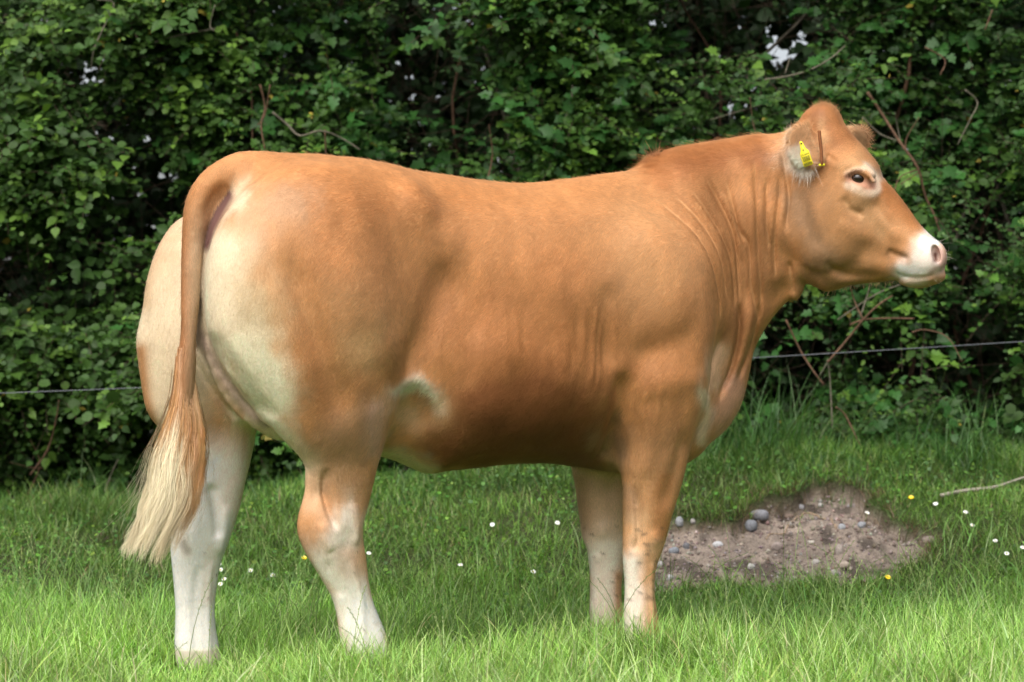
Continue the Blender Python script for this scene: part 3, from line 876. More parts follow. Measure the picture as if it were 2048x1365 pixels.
def zone(w, d=None, ln=None, lf=None):
    w = w[:, None]
    global D, Ln_, lift
    if d is not None: D = D * (1 - w) + np.array(d) * w
    if ln is not None: Ln_ = Ln_ * (1 - w[:, 0]) + ln * w[:, 0]
    if lf is not None: lift = lift * (1 - w[:, 0]) + lf * w[:, 0]
st = lambda x, a, b: np.clip((x - a) / (b - a), 0, 1)
gau = lambda pts, r: np.exp(-(pdist(hx, hy, pts) / r) ** 2)
zone(st(hy, 470, 380) * st(s_, 1.5, 1.3), (-.95, 0, -.25))
zone(st(z_, .60, .50), (0.05, 0, -1), .0075)
zone(st(s_, .12, .02) * st(z_, .5, .7), (-.25, 0, -.97), .007)
zone(gau([(960,850),(1060,850),(1160,880)], 70), (-.7, 0, -.4), .018, .5)
zone(st(HN[:, 2], .45, .8) * (s_ < 1.6), (-1, 0, 0))
curl = gau([(960,850),(1060,850),(1160,880)], 80)
zone(gau([(1300,318),(1400,300),(1520,280)], 24), (-.8, 0, .35), .020, .5)
zone(gau([(1312,318)], 13), (-.5, 0, 1.0), .040, .8)
zone(st(s_, 1.60, 1.68), (-.75, 0, -.62), .0065, .25)
zone(gau([(1635,232),(1650,212),(1668,222)], 26), (-.3, 0, 1), .015, .45)
zone(st(s_, 1.98, 2.08), (-.9, 0, -.2), .003, .3)
eard = np.minimum(np.abs(prim_d(PR_EAR[0], HP)), np.abs(prim_d(PR_EAR[1], HP)))
ear_w = st(eard, .008, .003) * (np.abs(t_) > .105)
zone(ear_w, (-.75, .2, -.65), .024, .55)
zone(gau([(1575,275),(1567,300),(1578,335),(1590,345)], 9) * (t_ > .1), (-.3, 0, -.9), .020, .5)
zone(gau([(800,780),(840,775)], 22), (-.4, 0, -.8), .012, .5)
zone(gau([(785,700),(790,725)], 18) * (t_ > .1), (.3, 0, -.6), .016, .7)
tl = tail_d(HP)
zone((tl < .004) * (z_ < 1.3) * (s_ < .08) * 1.0, (0, 0, -1), .010, .2)
zone((tl < .004) * (s_ < .08) * st(z_, .95, .72), None, .045, .22)
D += hr.normal(0, .09, (NH, 3)) + curl[:, None] * hr.normal(0, .7, (NH, 3))
wav = vnoise(HP, 14, 21); D[:, 0] += .25 * wav; D[:, 2] += .15 * vnoise(HP, 11, 22)
thh = np.interp(s_, _sg, _th)
Dw = np.stack([D[:, 0] * np.cos(thh) + D[:, 1] * np.sin(thh), D[:, 0] * np.sin(thh) - D[:, 1] * np.cos(thh), D[:, 2]], 1)
Dw -= HN * np.einsum('ij,ij->i', Dw, HN)[:, None]
Dw /= np.linalg.norm(Dw, axis=1)[:, None] + 1e-9
Ln_ = Ln_ * hr.uniform(.7, 1.3, NH)
lf = lift[:, None]
p0 = HW - HN * .0004
p1 = p0 + (Dw + HN * lf * 1.6) / np.sqrt(1 + (lf * 1.6) ** 2) * (Ln_ * .5)[:, None]
p2 = p1 + (Dw + HN * lf * .35) / np.sqrt(1 + (lf * .35) ** 2) * (Ln_ * .5)[:, None]
_long = 1 + (hr.random(NH) < .03) * hr.uniform(.3, 1.1, NH)              # a few hairs stand clear of the coat
p1 = p0 + (p1 - p0) * _long[:, None]; p2 = p0 + (p2 - p0) * _long[:, None] + HN * ((_long - 1) * .004)[:, None]
pts = np.stack([p0, p1, p2], 1)
rad = np.stack([np.full(NH, .00027), np.full(NH, .00022), np.full(NH, .00005)], 1)
_al = np.array([-.62, 0, -.78]); _Q = HP - np.outer(HP @ _al, _al) * .78
stk = .08 * vnoise(_Q, 190, 41) + .06 * vnoise(_Q, 80, 42)
hcv = HC * (1 + stk)[:, None] * (1.32 + .08 * hr.normal(0, 1, NH).clip(-2, 2)[:, None] * np.array([1, 1, 1]) * .6 + .07 * vnoise(HP, 90, 30)[:, None])
HNn = HN + hr.normal(0, .04, (NH, 3)) + Dw * .08 + .30 * stk[:, None] * np.cross(HN, Dw)
HNn /= np.linalg.norm(HNn, axis=1)[:, None]
hair_obj('hair_coat', pts, np.clip(hcv, .003, .95), HNn, rad, m_hair, cow)

# stray longer hairs: whiskers, lashes, ear fringe
def strands(pxs, t, dirs, n, ln, col, rad, jit=3, bend=.3, droop=.0, seed=1, k=5, colv=.12):
    r = np.random.default_rng(seed); P = []
    Q = np.array(pxs, float); 
    for i in range(n):
        u = r.random() * (len(Q) - 1); j = min(int(u), len(Q) - 2) if len(Q) > 1 else 0
        p = Q[j] + (Q[j + 1] - Q[j]) * (u - j) if len(Q) > 1 else Q[0]
        p = p + r.normal(0, jit, 2)
        b0 = L(p[0], p[1], t + r.normal(0, .004))
        # push onto the hide
        for _ in range(6):
            f = F(b0[None])[0]; g = grad(b0[None])[0]; b0 = b0 - f * g / (g @ g + .05) * .9
        d = np.array(dirs[0], float) * (1 - u / max(len(Q) - 1, 1)) + np.array(dirs[-1], float) * (u / max(len(Q) - 1, 1))
        d = d + r.normal(0, .18, 3); d /= np.linalg.norm(d)
        b2 = np.array([r.normal(0, bend), r.normal(0, bend), r.normal(0, bend) - droop])
        l = ln * r.uniform(.6, 1.2); tt = np.linspace(0, 1, k)[:, None]
        P.append(b0 + d * l * tt + b2 * l * tt ** 2)
    P = np.array(P); n_ = len(P)
    Wp = to_world(P.reshape(-1, 3)).reshape(n_, k, 3)
    nr = np.tile(np.array([0, -.8, .6]), (n_, 1))
    c = np.array(col) * (1 + r.normal(0, colv, (n_, 1)))
    return Wp, np.clip(c, .002, .95), nr, np.tile(np.linspace(rad, rad * .15, k), (n_, 1))
def cat(L_): return [np.concatenate(a) for a in zip(*L_)]
wk = cat([strands([(1868,488),(1884,500),(1890,520)], .035, [(1, .2, .5), (1, .3, -.1)], 9, .036, (.55,.5,.42), .00022, seed=2),
          strands([(1880,545),(1860,562),(1830,570)], .03, [(.5, .2, -1), (0, .2, -1)], 4, .012, (.6,.55,.45), .00022, seed=3),
          strands([(1650,585),(1740,566),(1800,560)], .01, [(-.2, .1, -1), (.1, .1, -1)], 70, .016, (.5,.32,.16), .0004, seed=4)])
hair_obj('whiskers', *wk, m_hair, cow)
ls = cat([strands([(1698,349),(1710,343),(1728,345)], T_EYE + .002, [(.2, .8, -.55), (.7, .8, -.4)], 40, .012, (.16,.075,.035), .0003, jit=1.0, bend=.15, droop=.3, seed=6)])
hair_obj('eyelashes', *ls, m_hair, cow)
ef = cat([strands([(1576,330),(1592,345),(1618,342)], .14, [(-.25, .1, -1), (0, .1, -1)], 320, .036, (.86,.76,.63), .0005, jit=3, seed=7, droop=.1),
          strands([(1582,290),(1596,315),(1612,325)], .135, [(.25, .3, -.8), (.5, .2, -.8)], 900, .034, (.88,.76,.64), .0005, jit=7, seed=8),
          strands([(1612,280),(1628,295),(1630,320)], .125, [(-.5, .3, -.4), (-.6, .2, -.5)], 500, .028, (.70,.54,.42), .0005, jit=4, seed=18),
          strands([(1584,262),(1568,280),(1563,305),(1570,330)], .135, [(-.4, .1, .2), (-.8, .1, -.5)], 700, .022, (.78,.58,.40), .0004, jit=2.5, seed=19),
          strands([(1585,262),(1612,254),(1636,248)], .13, [(-.6, 0, .3), (0, 0, 1)], 160, .022, (.50,.26,.11), .0005, jit=2.5, seed=9),
          strands([(1636,222),(1655,212),(1672,222)], .02, [(-.4, 0, 1), (.6, 0, .8)], 520, .013, (.42,.20,.08), .0004, jit=7, seed=10),
          strands([(1300,322),(1312,318),(1322,316)], .01, [(-.9, 0, .5), (-.3, 0, 1)], 70, .042, (.30,.12,.045), .0004, jit=3, seed=11),
          strands([(1712,258),(1736,268),(1742,300)], -.19, [(.2, 0, .8), (.9, 0, -.1)], 380, .022, (.46,.24,.11), .0005, jit=5, seed=12)])
hair_obj('tuft_hair', *ef, m_hair, cow)

# tail switch
def tail_switch():
    r = np.random.default_rng(11); n = 11000; k = 20
    LE = catmull([(357,690),(352,740),(347,790),(333,845),(314,900),(302,960),(286,1015),(268,1062),(252,1098)], 4)
    RE = catmull([(389,690),(388,740),(396,790),(405,845),(408,890),(405,940),(394,1000),(372,1060),(342,1122)], 4)
    def edge(E, v):
        x = np.clip(v, 0, 1) * (len(E) - 1); i = np.clip(x.astype(int), 0, len(E) - 2); f = (x - i)[..., None]
        return E[i] * (1 - f) + E[i + 1] * f
    ncl = 150; cu = r.beta(.9, .9, ncl); cph = r.uniform(0, 6.28, ncl); camp = r.uniform(3, 10, ncl); cfr = r.uniform(1.8, 4.2, ncl); cend = r.uniform(.70, 1.06, ncl); cdep = r.uniform(-1, 1, ncl); c0 = r.uniform(0, 1, ncl)
    ci = r.integers(0, ncl, n)
    u0 = cu[ci] + r.normal(0, .030, n); u0 = np.clip(u0, -.02, 1.02)
    stray = r.random(n) < .03
    u0 = np.where(stray, r.uniform(-.15, 1.1, n), u0)
    v0 = .52 * np.sqrt(r.random(n)); v1 = cend[ci] * r.uniform(.78, 1.02, n); v1 = np.where(u0 > .8, v1 * .93, v1); v1 = np.maximum(v1, v0 + .28)
    tt = np.linspace(0, 1, k)[None]; v = v0[:, None] + (v1 - v0)[:, None] * tt
    pl, pr_ = edge(LE, v), edge(RE, v)
    over = np.clip(v - 1, 0, 1)[..., None] * np.array([-60., 260.])
    conv = 1 - .35 * tt ** 3                                   # locks draw together at the tip
    uu = cu[ci][:, None] + (u0 - cu[ci])[:, None] * np.where(stray[:, None], 1, conv)
    wv = np.sin(v * r.uniform(3, 7, n)[:, None] * 6.28 + r.uniform(0, 6.28, n)[:, None]) * r.uniform(.4, 2.4, n)[:, None] * np.clip(v * 1.6 - .25, 0, 1) + np.sin(v * cfr[ci][:, None] * 6.28 + cph[ci][:, None]) * camp[ci][:, None] * np.clip(v * 1.6 - .25, 0, 1)
    xy = pl * (1 - uu[..., None]) + pr_ * uu[..., None] + over
    xy[..., 0] += wv + r.normal(0, 3.2, n)[:, None] * tt ** 2 + np.where(stray, r.normal(-4, 16, n), 0)[:, None] * tt ** 2
    xy[..., 1] += r.normal(0, 3, n)[:, None] * tt
    round_ = np.sin(np.clip(uu, 0, 1) * math.pi)
    tdep = .012 + .028 * round_ * np.clip(v * 1.6, .25, 1) * r.uniform(-1, 1, n)[:, None] + .012 * cdep[ci][:, None] * v
    xs_ = np.arange(180, 440, 5); s0 = np.array([L(x, 900, .014)[0] for x in xs_])
    S = np.interp(xy[..., 0], xs_, s0); Y = np.interp(S, _sg, _cy)
    Wp = np.stack([(xy[..., 0] - CX) / FPX * Y, Y, CAM_H - (xy[..., 1] - CY) / FPX * Y], -1)
    Wp[..., 1] -= tdep + .01
    blond = np.array([.86, .74, .50]); brn = np.array([.46, .215, .08]); gold = np.array([.66, .43, .19])
    th = .46 + .36 * np.clip((u0 - .45) / .5, 0, 1) + .22 * (c0[ci] - .5)
    a = np.clip((v - th[:, None]) / .16 + .5, 0, 1)[..., None]
    base = brn * (1 - .5 * c0[ci][:, None, None]) + gold * .5 * c0[ci][:, None, None]
    tipc = blond * (1 - .45 * np.clip((u0 - .55) / .4, 0, 1)[:, None, None]) + gold * .45 * np.clip((u0 - .55) / .4, 0, 1)[:, None, None]
    col = base * (1 - a) + tipc * a
    rt_ = np.clip(1 - v / (.20 + .22 * np.clip(uu, 0, 1)), 0, 1)[..., None] ** .6; uc_ = np.clip(uu, 0, 1)[..., None]
    col = col * (1 - rt_) + (np.array([.43, .19, .07]) * (1 - uc_) + np.array([.60, .40, .24]) * uc_) * rt_
    col = col * (1 + r.normal(0, .10, (n, 1, 1)) + .26 * (r.random(ncl)[ci][:, None, None] - .5))
    nr = np.stack([(u0 - .5) * 1.3 + .7 * (u0 - cu[ci]) / .03 * .5, -np.ones(n), .45 + .2 * cdep[ci]], 1) + r.normal(0, .15, (n, 3)); nr /= np.linalg.norm(nr, axis=1)[:, None]
    return Wp, np.clip(col, .01, .95), nr, np.tile(np.linspace(.00050, .00010, k), (n, 1))
m_sw = hair_mat('switch_hair_material', .42, .35)
hair_obj('tail_switch', *tail_switch(), m_sw, cow)

# eye
m_eye, nt, b = new_mat('eye_dark')
b.inputs['Base Color'].default_value = (.012, .007, .005, 1); b.inputs['Roughness'].default_value = .06; b.inputs['Specular IOR Level'].default_value = .6
b.inputs['Coat Weight'].default_value = .6
def sphere_v(c, r, nu=24, nv=16):
    V, Fq = [], []
    for i in range(nv + 1):
        for j in range(nu):
            a, bb = math.pi * i / nv, 2 * math.pi * j / nu
            V.append((c[0] + r * math.sin(a) * math.cos(bb), c[1] + r * math.sin(a) * math.sin(bb), c[2] + r * math.cos(a)))
    for i in range(nv):
        for j in range(nu): Fq.append((i * nu + j, (i + 1) * nu + j, (i + 1) * nu + (j + 1) % nu, i * nu + (j + 1) % nu))
    return np.array(V), np.array(Fq)
for sd in (1, -1):
    c = to_world((L(1716, 357, T_EYE - .0245) * np.array([1, sd, 1]))[None])[0]
    V, Q = sphere_v(c, .0235)
    mesh_np('eyeball', V, Q, m_eye, cow)

# ear tag, with its lettering, and the second tag seen edge on
m_yel = simple_mat('tag_yellow', (.80, .68, .03), .38, .4, .06, 40)
m_ink = simple_mat('tag_ink', (.05, .045, .02), .6, .2, .1, 40)
def plate(poly, th):
    n = len(poly); P = np.array(poly, float)
    V = np.concatenate([np.c_[P[:, 0], np.zeros(n), P[:, 1]], np.c_[P[:, 0], np.full(n, th), P[:, 1]]])
    c0 = P.mean(0); V = np.concatenate([V, [[c0[0], 0, c0[1]], [c0[0], th, c0[1]]]])
    T3, Q4 = [], []
    for i in range(n):
        j = (i + 1) % n
        T3 += [(2 * n, i, j), (2 * n + 1, n + j, n + i)]; Q4.append((i, n + i, n + j, j))
    return V, np.array(T3), np.array(Q4)
u_ = .00160
outl = [(-2.6,44.5),(-1.2,46.4),(1.2,46.4),(2.8,44.2),(4.2,36),(5.4,31),(8.3,26.5),(8.7,25),(8.7,1.6),(8.0,.4),(7,0),(-7,0),(-8,.4),(-8.7,1.6),(-8.7,22),(-8.0,24.5),(-5.0,30),(-3.9,36)]
tw = to_world(L(1617.5, 332, .175)[None])[0]
tagm = bpy.data.objects.new('ear_tag', None)
V, T3, Q4 = plate([(a * u_, c_ * u_) for a, c_ in outl], .0022)
til = math.radians(18.5); yw = math.radians(-14)
Rz = np.array([[math.cos(yw), -math.sin(yw), 0], [math.sin(yw), math.cos(yw), 0], [0, 0, 1]])
Ry = np.array([[math.cos(-til), 0, math.sin(-til)], [0, 1, 0], [-math.sin(-til), 0, math.cos(-til)]])
RR = Rz @ Ry
tagp = mesh_np('ear_tag', V @ RR.T + tw, [T3, Q4], m_yel, cow, smooth=False)
# stud through the ear
sV, sQ, sT = tube([(0, .003, 42 * u_), (0, -.0025, 42 * u_)], [.0028, .0022], 12)
mesh_np('tag_stud', sV @ RR.T + tw, [sQ, sT], m_ink, tagp)
from mathutils import Matrix
def lettering(txt, size, x, z):
    cu = bpy.data.curves.new('lettering', 'FONT'); cu.body = txt; cu.size = size; cu.align_x = 'CENTER'; cu.extrude = .0001
    cu.materials.append(m_ink)
    tmp = bpy.data.objects.new('lettering_curve', cu); C.objects.link(tmp)
    me = bpy.data.meshes.new_from_object(tmp.evaluated_get(bpy.context.evaluated_depsgraph_get()))
    bpy.data.objects.remove(tmp)
    o = bpy.data.objects.new('lettering', me); C.objects.link(o); o.parent = tagp
    off = Vector(tagp.location) + Vector(cow.location)
    R3 = Matrix(RR.tolist())
    loc = Vector((RR @ np.array([x, -.0005, z]) + tw).tolist())
    Mx = R3 @ Matrix.Rotation(math.radians(90), 3, 'X')
    o.location = loc - off; o.rotation_euler = Mx.to_euler()
lettering('IE', .0085, -.0005, 27.5 * u_)
lettering('22-5604', .0070, 0, 20.0 * u_)
lettering('B0399', .0092, 0, 1.8 * u_)
br = []
rb = np.random.default_rng(3); x = -6.3
while x < 6.3:
    w = rb.choice([.35, .55, .8]); 
    Vb, T, Qb = plate([(x * u_, 9 * u_), ((x + w) * u_, 9 * u_), ((x + w) * u_, 18 * u_), (x * u_, 18 * u_)], .0002)
    Vb[:, 1] -= .0003; br.append((Vb @ RR.T + tw, [T, Qb])); x += w + rb.choice([.35, .5, .8])
V, Fs = join(br); mesh_np('barcode', V, Fs, m_ink, tagp, smooth=False)
# second tag edge on: thin, covered in brown hair, yellow showing at the lower end
m_strip = simple_mat('tag_edge_brown', (.17, .062, .022), .8, .2, .35, 300)
e0 = to_world(L(1643, 331, .155)[None])[0]; e1 = to_world(L(1640, 262, .135)[None])[0]
pp = np.linspace(0, 1, 10)[:, None]; path = e0 * (1 - pp) + e1 * pp; path[:, 0] += .0012 * np.sin(pp[:, 0] * 5)
V, Q, T = tube(path, np.linspace(.0040, .0050, 10), 10)
cc_ = path.mean(0); V[:, 1] = cc_[1] + (V[:, 1] - cc_[1]) * 1.6
st_o = mesh_np('tag_edge', V, [Q, T], m_strip, cow)
V, Q, T = tube([e0 + np.array([-.0085, -.006, .0]), e0 + np.array([.0085, -.006, .001])], .0035, 10)
mesh_np('tag_rim', V, [Q, T], m_yel, st_o)
# ================================================================== LAND
def n2(x, y, sc_, seed):
    P = np.stack([np.ravel(x), np.ravel(y), np.zeros(np.size(x))], 1) * 1.0
    P = P - np.array([-500., -500., 0])
    return vnoise(P, sc_, seed).reshape(np.shape(x))
def sst(x, a, b):
    u = np.clip((x - a) / (b - a), 0, 1); return u * u * (3 - 2 * u)
def base_z(x, y):
    B = .19 + .21 * sst(x, -1.6, .8)
    z = B * sst(y, 7.25, 8.95) + .010 * n2(x, y, 1.1, 44) + .022 * n2(x, y, 2.7, 48) * sst(y, 6.9, 7.8) + .012 * np.clip(y - 5.6, 0, 3)
    return z + .02 * np.clip(y - 9, 0, 30)
def _ray(px, py, zf):
    ys = np.linspace(3.5, 11, 1500); xs = (px - CX) / FPX * ys; zs = CAM_H - (py - CY) / FPX * ys
    k = np.argmax(zs <= zf(xs, ys))
    return np.array([xs[k], ys[k], float(zf(xs[k], ys[k]))])
PATCH = [(1240,1060),(1300,1035),(1400,1030),(1480,1034),(1505,1005),(1545,985),(1610,975),(1665,960),(1705,966),(1735,985),(1762,1005),(1790,1022),(1830,1040),(1868,1060),(1890,1085),(1872,1108),(1820,1130),(1760,1150),(1700,1160),(1600,1168),(1500,1166),(1400,1170),(1290,1172),(1240,1150)]
PATCH = np.array([_ray(a_, b_, base_z)[:2] for a_, b_ in PATCH])
_pgx, _pgy = np.meshgrid(np.linspace(0, 2.2, 221), np.linspace(7, 9.2, 221), indexing='ij')
_pd = np.full(_pgx.shape, 9.0); _pi = np.zeros(_pgx.shape, bool)
for _k in range(len(PATCH)):
    A, B = PATCH[_k], PATCH[(_k + 1) % len(PATCH)]
    _pd = np.minimum(_pd, seg_dist(_pgx, _pgy, A, B)[0])
    _pi ^= ((A[1] > _pgy) != (B[1] > _pgy)) & (_pgx < (B[0] - A[0]) * (_pgy - A[1]) / (B[1] - A[1] + 1e-12) + A[0])
_pd = np.where(_pi, _pd, -_pd)
def patch_sd(x, y):
    u = np.clip(np.asarray(x) * 100, 0, 219.999); v = np.clip((np.asarray(y) - 7) * 100, 0, 219.999)
    i = u.astype(int); j = v.astype(int); u = u - i; v = v - j
    d = _pd[i, j] * (1 - u) * (1 - v) + _pd[i + 1, j] * u * (1 - v) + _pd[i, j + 1] * (1 - u) * v + _pd[i + 1, j + 1] * u * v
    return d + .05 * n2(x, y, 7, 42) + .03 * n2(x, y, 24, 43)
def patch_mask(x, y):
    """1 inside the bare earth patch on the bank"""
    return sst(patch_sd(x, y), -.006, .014)
def ground_z(x, y):
    z = base_z(x, y)
    pm = patch_mask(x, y)
    z = z - pm * (.04 + .03 * sst(y, 7.9, 8.4)) + pm * (.018 * n2(x, y, 8, 45) + .013 * n2(x, y, 27, 46) + .007 * n2(x, y, 62, 47))
    return z - .012
def axis_pts(lo, hi, dense, d0, far, fine=None):
    a = list(np.arange(lo, hi, d0))
    if fine: a = [v for v in a if not (fine[0] < v < fine[1])] + list(np.arange(fine[0], fine[1], fine[2]))
    s_ = d0; v = hi
    while v < far: s_ *= 1.35; v += s_; a.append(v)
    s_ = d0; v = lo
    while v > -far: s_ *= 1.35; v -= s_; a.append(v)
    return np.array(sorted(a))
AX = axis_pts(-4.2, 4.2, 0, .04, 320, (.2, 1.85, .009)); AY = axis_pts(3, 11, 0, .04, 320, (7.4, 8.75, .009))
XX, YY = np.meshgrid(AX, AY, indexing='ij')
ZZ = ground_z(XX, YY)
ZZ = np.where((np.abs(XX) > 12) | (YY > 20) | (YY < -6), ZZ - .3 * 0, ZZ)
nx_, ny_ = XX.shape; idx = np.arange(nx_ * ny_).reshape(nx_, ny_)
GQ = np.stack([idx[:-1, :-1].ravel(), idx[1:, :-1].ravel(), idx[1:, 1:].ravel(), idx[:-1, 1:].ravel()], 1)
GV = np.stack([XX.ravel(), YY.ravel(), ZZ.ravel()], 1)
pm = patch_mask(GV[:, 0], GV[:, 1])
EARTH = np.array([.265, .215, .178]); SOIL = np.array([.055, .045, .030]); MOSS = np.array([.05, .085, .022])
u = n2(GV[:, 0], GV[:, 1], 6, 51)[:, None] * .5 + .5
gc = (SOIL * (1 - u) + MOSS * u) * 1.0
e1_ = n2(GV[:, 0], GV[:, 1], 17, 52); e2_ = n2(GV[:, 0], GV[:, 1], 60, 53); e3_ = n2(GV[:, 0], GV[:, 1], 5, 54)
ec = EARTH * (1 + .16 * e1_ + .20 * e2_ + .24 * e3_)[:, None]
ec = ec * (1 - .6 * np.clip((n2(GV[:, 0], GV[:, 1], 16, 55) - .25) * 3, 0, 1))[:, None]
edge = (pm * (1 - pm) * 4)[:, None]
gc = gc * (1 - pm[:, None]) + ec * pm[:, None]
gc = gc * (1 - .55 * edge) + np.array([.10, .065, .045]) * .55 * edge
m_ground, nt, b = new_mat('ground_soil')
a = N(nt, 'ShaderNodeAttribute', attribute_name='col')
tc = N(nt, 'ShaderNodeTexCoord')
nz = N(nt, 'ShaderNodeTexNoise', Scale=190.0, Detail=6.0, Roughness=.7)
vo = N(nt, 'ShaderNodeTexVoronoi', Scale=75.0)
nt.links.new(tc.outputs['Object'], nz.inputs['Vector']); nt.links.new(tc.outputs['Object'], vo.inputs['Vector'])
mr = N(nt, 'ShaderNodeMapRange'); mr.inputs['From Min'].default_value = .3; mr.inputs['From Max'].default_value = .7; mr.inputs['To Min'].default_value = .62; mr.inputs['To Max'].default_value = 1.35
nt.links.new(nz.outputs['Fac'], mr.inputs['Value'])
mx = N(nt, 'ShaderNodeMix', data_type='RGBA', blend_type='MULTIPLY'); mx.inputs[0].default_value = 1
nt.links.new(a.outputs['Color'], mx.inputs[6]); nt.links.new(mr.outputs[0], mx.inputs[7]); nt.links.new(mx.outputs[2], b.inputs['Base Color'])
ad = N(nt, 'ShaderNodeMath', operation='ADD'); nt.links.new(nz.outputs['Fac'], ad.inputs[0]); nt.links.new(vo.outputs['Distance'], ad.inputs[1])
bp = N(nt, 'ShaderNodeBump', Strength=.9, Distance=.008); nt.links.new(ad.outputs[0], bp.inputs['Height']); nt.links.new(bp.outputs[0], b.inputs['Normal'])
b.inputs['Roughness'].default_value = .92; b.inputs['Specular IOR Level'].default_value = .15
g_o = mesh_np('ground', GV, GQ, m_ground, None, True, np.clip(gc, .01, .9))
tag(g_o, kind='structure')

def on_ground(px, py):
    """world point where the sight line meets the land"""
    ys = np.linspace(3.5, 11, 1500); xs = (px - CX) / FPX * ys; zs = CAM_H - (py - CY) / FPX * ys
    k = np.argmax(zs <= ground_z(xs, ys))
    return np.array([xs[k], ys[k], float(ground_z(xs[k], ys[k]))])

# ---------------------------------------------------------------- leaf material
def leaf_mat(name, trans=.35, rough=.45, spec=.4, tint=(1.15, 1.25, .55)):
    m, nt, b = new_mat(name)
    a = N(nt, 'ShaderNodeAttribute', attribute_name='col')
    nt.links.new(a.outputs['Color'], b.inputs['Base Color'])
    b.inputs['Roughness'].default_value = rough; b.inputs['Specular IOR Level'].default_value = spec
    tr = N(nt, 'ShaderNodeBsdfTranslucent')
    mu = N(nt, 'ShaderNodeMix', data_type='RGBA', blend_type='MULTIPLY'); mu.inputs[0].default_value = 1
    mu.inputs[7].default_value = (*tint, 1)
    nt.links.new(a.outputs['Color'], mu.inputs[6]); nt.links.new(mu.outputs[2], tr.inputs['Color'])
    ms = N(nt, 'ShaderNodeMixShader'); ms.inputs[0].default_value = trans
    nt.links.new(b.outputs[0], ms.inputs[1]); nt.links.new(tr.outputs[0], ms.inputs[2])
    nt.links.new(ms.outputs[0], nt.nodes['Material Output'].inputs['Surface'])
    return m
m_grass = leaf_mat('grass_blade', .30, .45, .35)

def blades(x, y, h, w, col, seed, lean=.45, curl=.8, zf=ground_z, seg=3):
    """curved tapering blades; arrays per blade. returns V, quads, cols"""
    r = np.random.default_rng(seed); n = len(x)
    az = r.uniform(0, 2 * math.pi, n); ln = np.abs(r.normal(0, lean, n)) ; cu = r.uniform(.2, 1, n) * curl
    dirx, diry = np.cos(az), np.sin(az)
    wa = az + math.pi / 2 + r.normal(0, .5, n); wx, wy = np.cos(wa), np.sin(wa)
    z0 = zf(x, y) - .006
    V = []; 
    for i in range(seg + 1):
        t = i / seg
        ang = ln + cu * t
        # integrate the bend roughly
        hx_ = h * t * np.sin(ln + cu * t * .5); hz_ = h * t * np.cos(np.minimum(ln + cu * t * .5, 1.5))
        ww = w * (1 - t) ** .7 * .5 if i < seg else w * .02
        for sgn in (-1, 1):
            V.append(np.stack([x + dirx * hx_ + sgn * wx * ww, y + diry * hx_ + sgn * wy * ww, z0 + hz_], 1))
    V = np.stack(V, 1); k = 2 * (seg + 1)
    Q = np.array([(2 * i, 2 * i + 1, 2 * i + 3, 2 * i + 2) for i in range(seg)])
    Fq = (np.arange(n)[:, None, None] * k + Q[None]).reshape(-1, 4)
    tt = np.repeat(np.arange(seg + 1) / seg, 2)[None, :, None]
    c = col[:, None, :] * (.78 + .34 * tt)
    return V.reshape(-1, 3), Fq, c.reshape(-1, 3)

def scatter(n, y0, y1, seed, margin=.55, power=1.0):
    r = np.random.default_rng(seed)
    y = y0 + (y1 - y0) * r.random(n * 2) ** power; wmax = y1 * .2276 + margin
    x = r.uniform(-wmax, wmax, n * 2)
    m = np.abs(x) < y * .2276 + margin
    return x[m][:n], y[m][:n], r

def colmix(r, n, cols, w, var=.18):
    ci = r.choice(len(cols), n, p=np.array(w) / sum(w))
    c = np.array(cols)[ci]
    return np.clip(c * (1 + r.normal(0, var, (n, 1))) * (1 + r.normal(0, .06, (n, 3))), .005, .9)

G_NEAR = [(.28,.48,.10), (.37,.56,.14), (.18,.34,.065), (.50,.62,.29), (.52,.49,.25)]
G_MID = [(.25,.46,.09), (.31,.53,.11), (.16,.32,.055), (.43,.56,.25)]
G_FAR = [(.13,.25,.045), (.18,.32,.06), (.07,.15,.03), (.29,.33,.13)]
BL = []
# foreground sward up to the animal's feet
def clump(x, y, a, b_): return np.clip(n2(x, y, 2.3, a) * .6 + n2(x, y, 7, b_) * .4 + .5, 0, 1)
def mixc(r, x, y):
    f = sst(y + r.normal(0, .25, len(x)), 5.7, 7.3)[:, None]
    return colmix(r, len(x), G_NEAR, [4, 4, 2.5, 1.4, .5]) * (1 - f) + colmix(r, len(x), G_MID, [4, 3, 2.2, 1.2]) * f
x, y, r = scatter(88000, 3.7, 6.35, 61, .75)
lump = clump(x, y, 62, 162)
h = r.uniform(.065, .155, len(x)) * (.6 + .75 * lump) * (1 - .62 * np.exp(-(((x + .84) / .22) ** 2 + ((y - 5.85) / .38) ** 2))); w = r.uniform(.0024, .0052, len(x))
c = mixc(r, x, y) * (.66 + .6 * clump(x, y, 63, 163))[:, None]
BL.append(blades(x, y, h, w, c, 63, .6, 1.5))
x, y, r = scatter(5200, 4.1, 6.6, 161)
BL.append(blades(x, y, r.uniform(.12, .20, len(x)) * (1 - .6 * np.exp(-(((x + .84) / .22) ** 2 + ((y - 5.85) / .38) ** 2))), r.uniform(.003, .0062, len(x)), colmix(r, len(x), G_NEAR, [3, 4, 1, 3, .6]), 164, .5, 1.7, seg=5))
x, y, r = scatter(48000, 6.25, 7.7, 64, 1.1)
lump = clump(x, y, 62, 162)
h = r.uniform(.05, .145, len(x)) * (.5 + .85 * lump) * (1 - .40 * sst(y, 7.0, 7.5)); w = r.uniform(.002, .0044, len(x))
m = r.random(len(x)) > patch_mask(x, y) * 1.0
c = mixc(r, x, y) * (.66 + .6 * clump(x, y, 65, 165))[:, None]
BL.append(blades(x[m], y[m], h[m], w[m], c[m], 65, .6, 1.5))
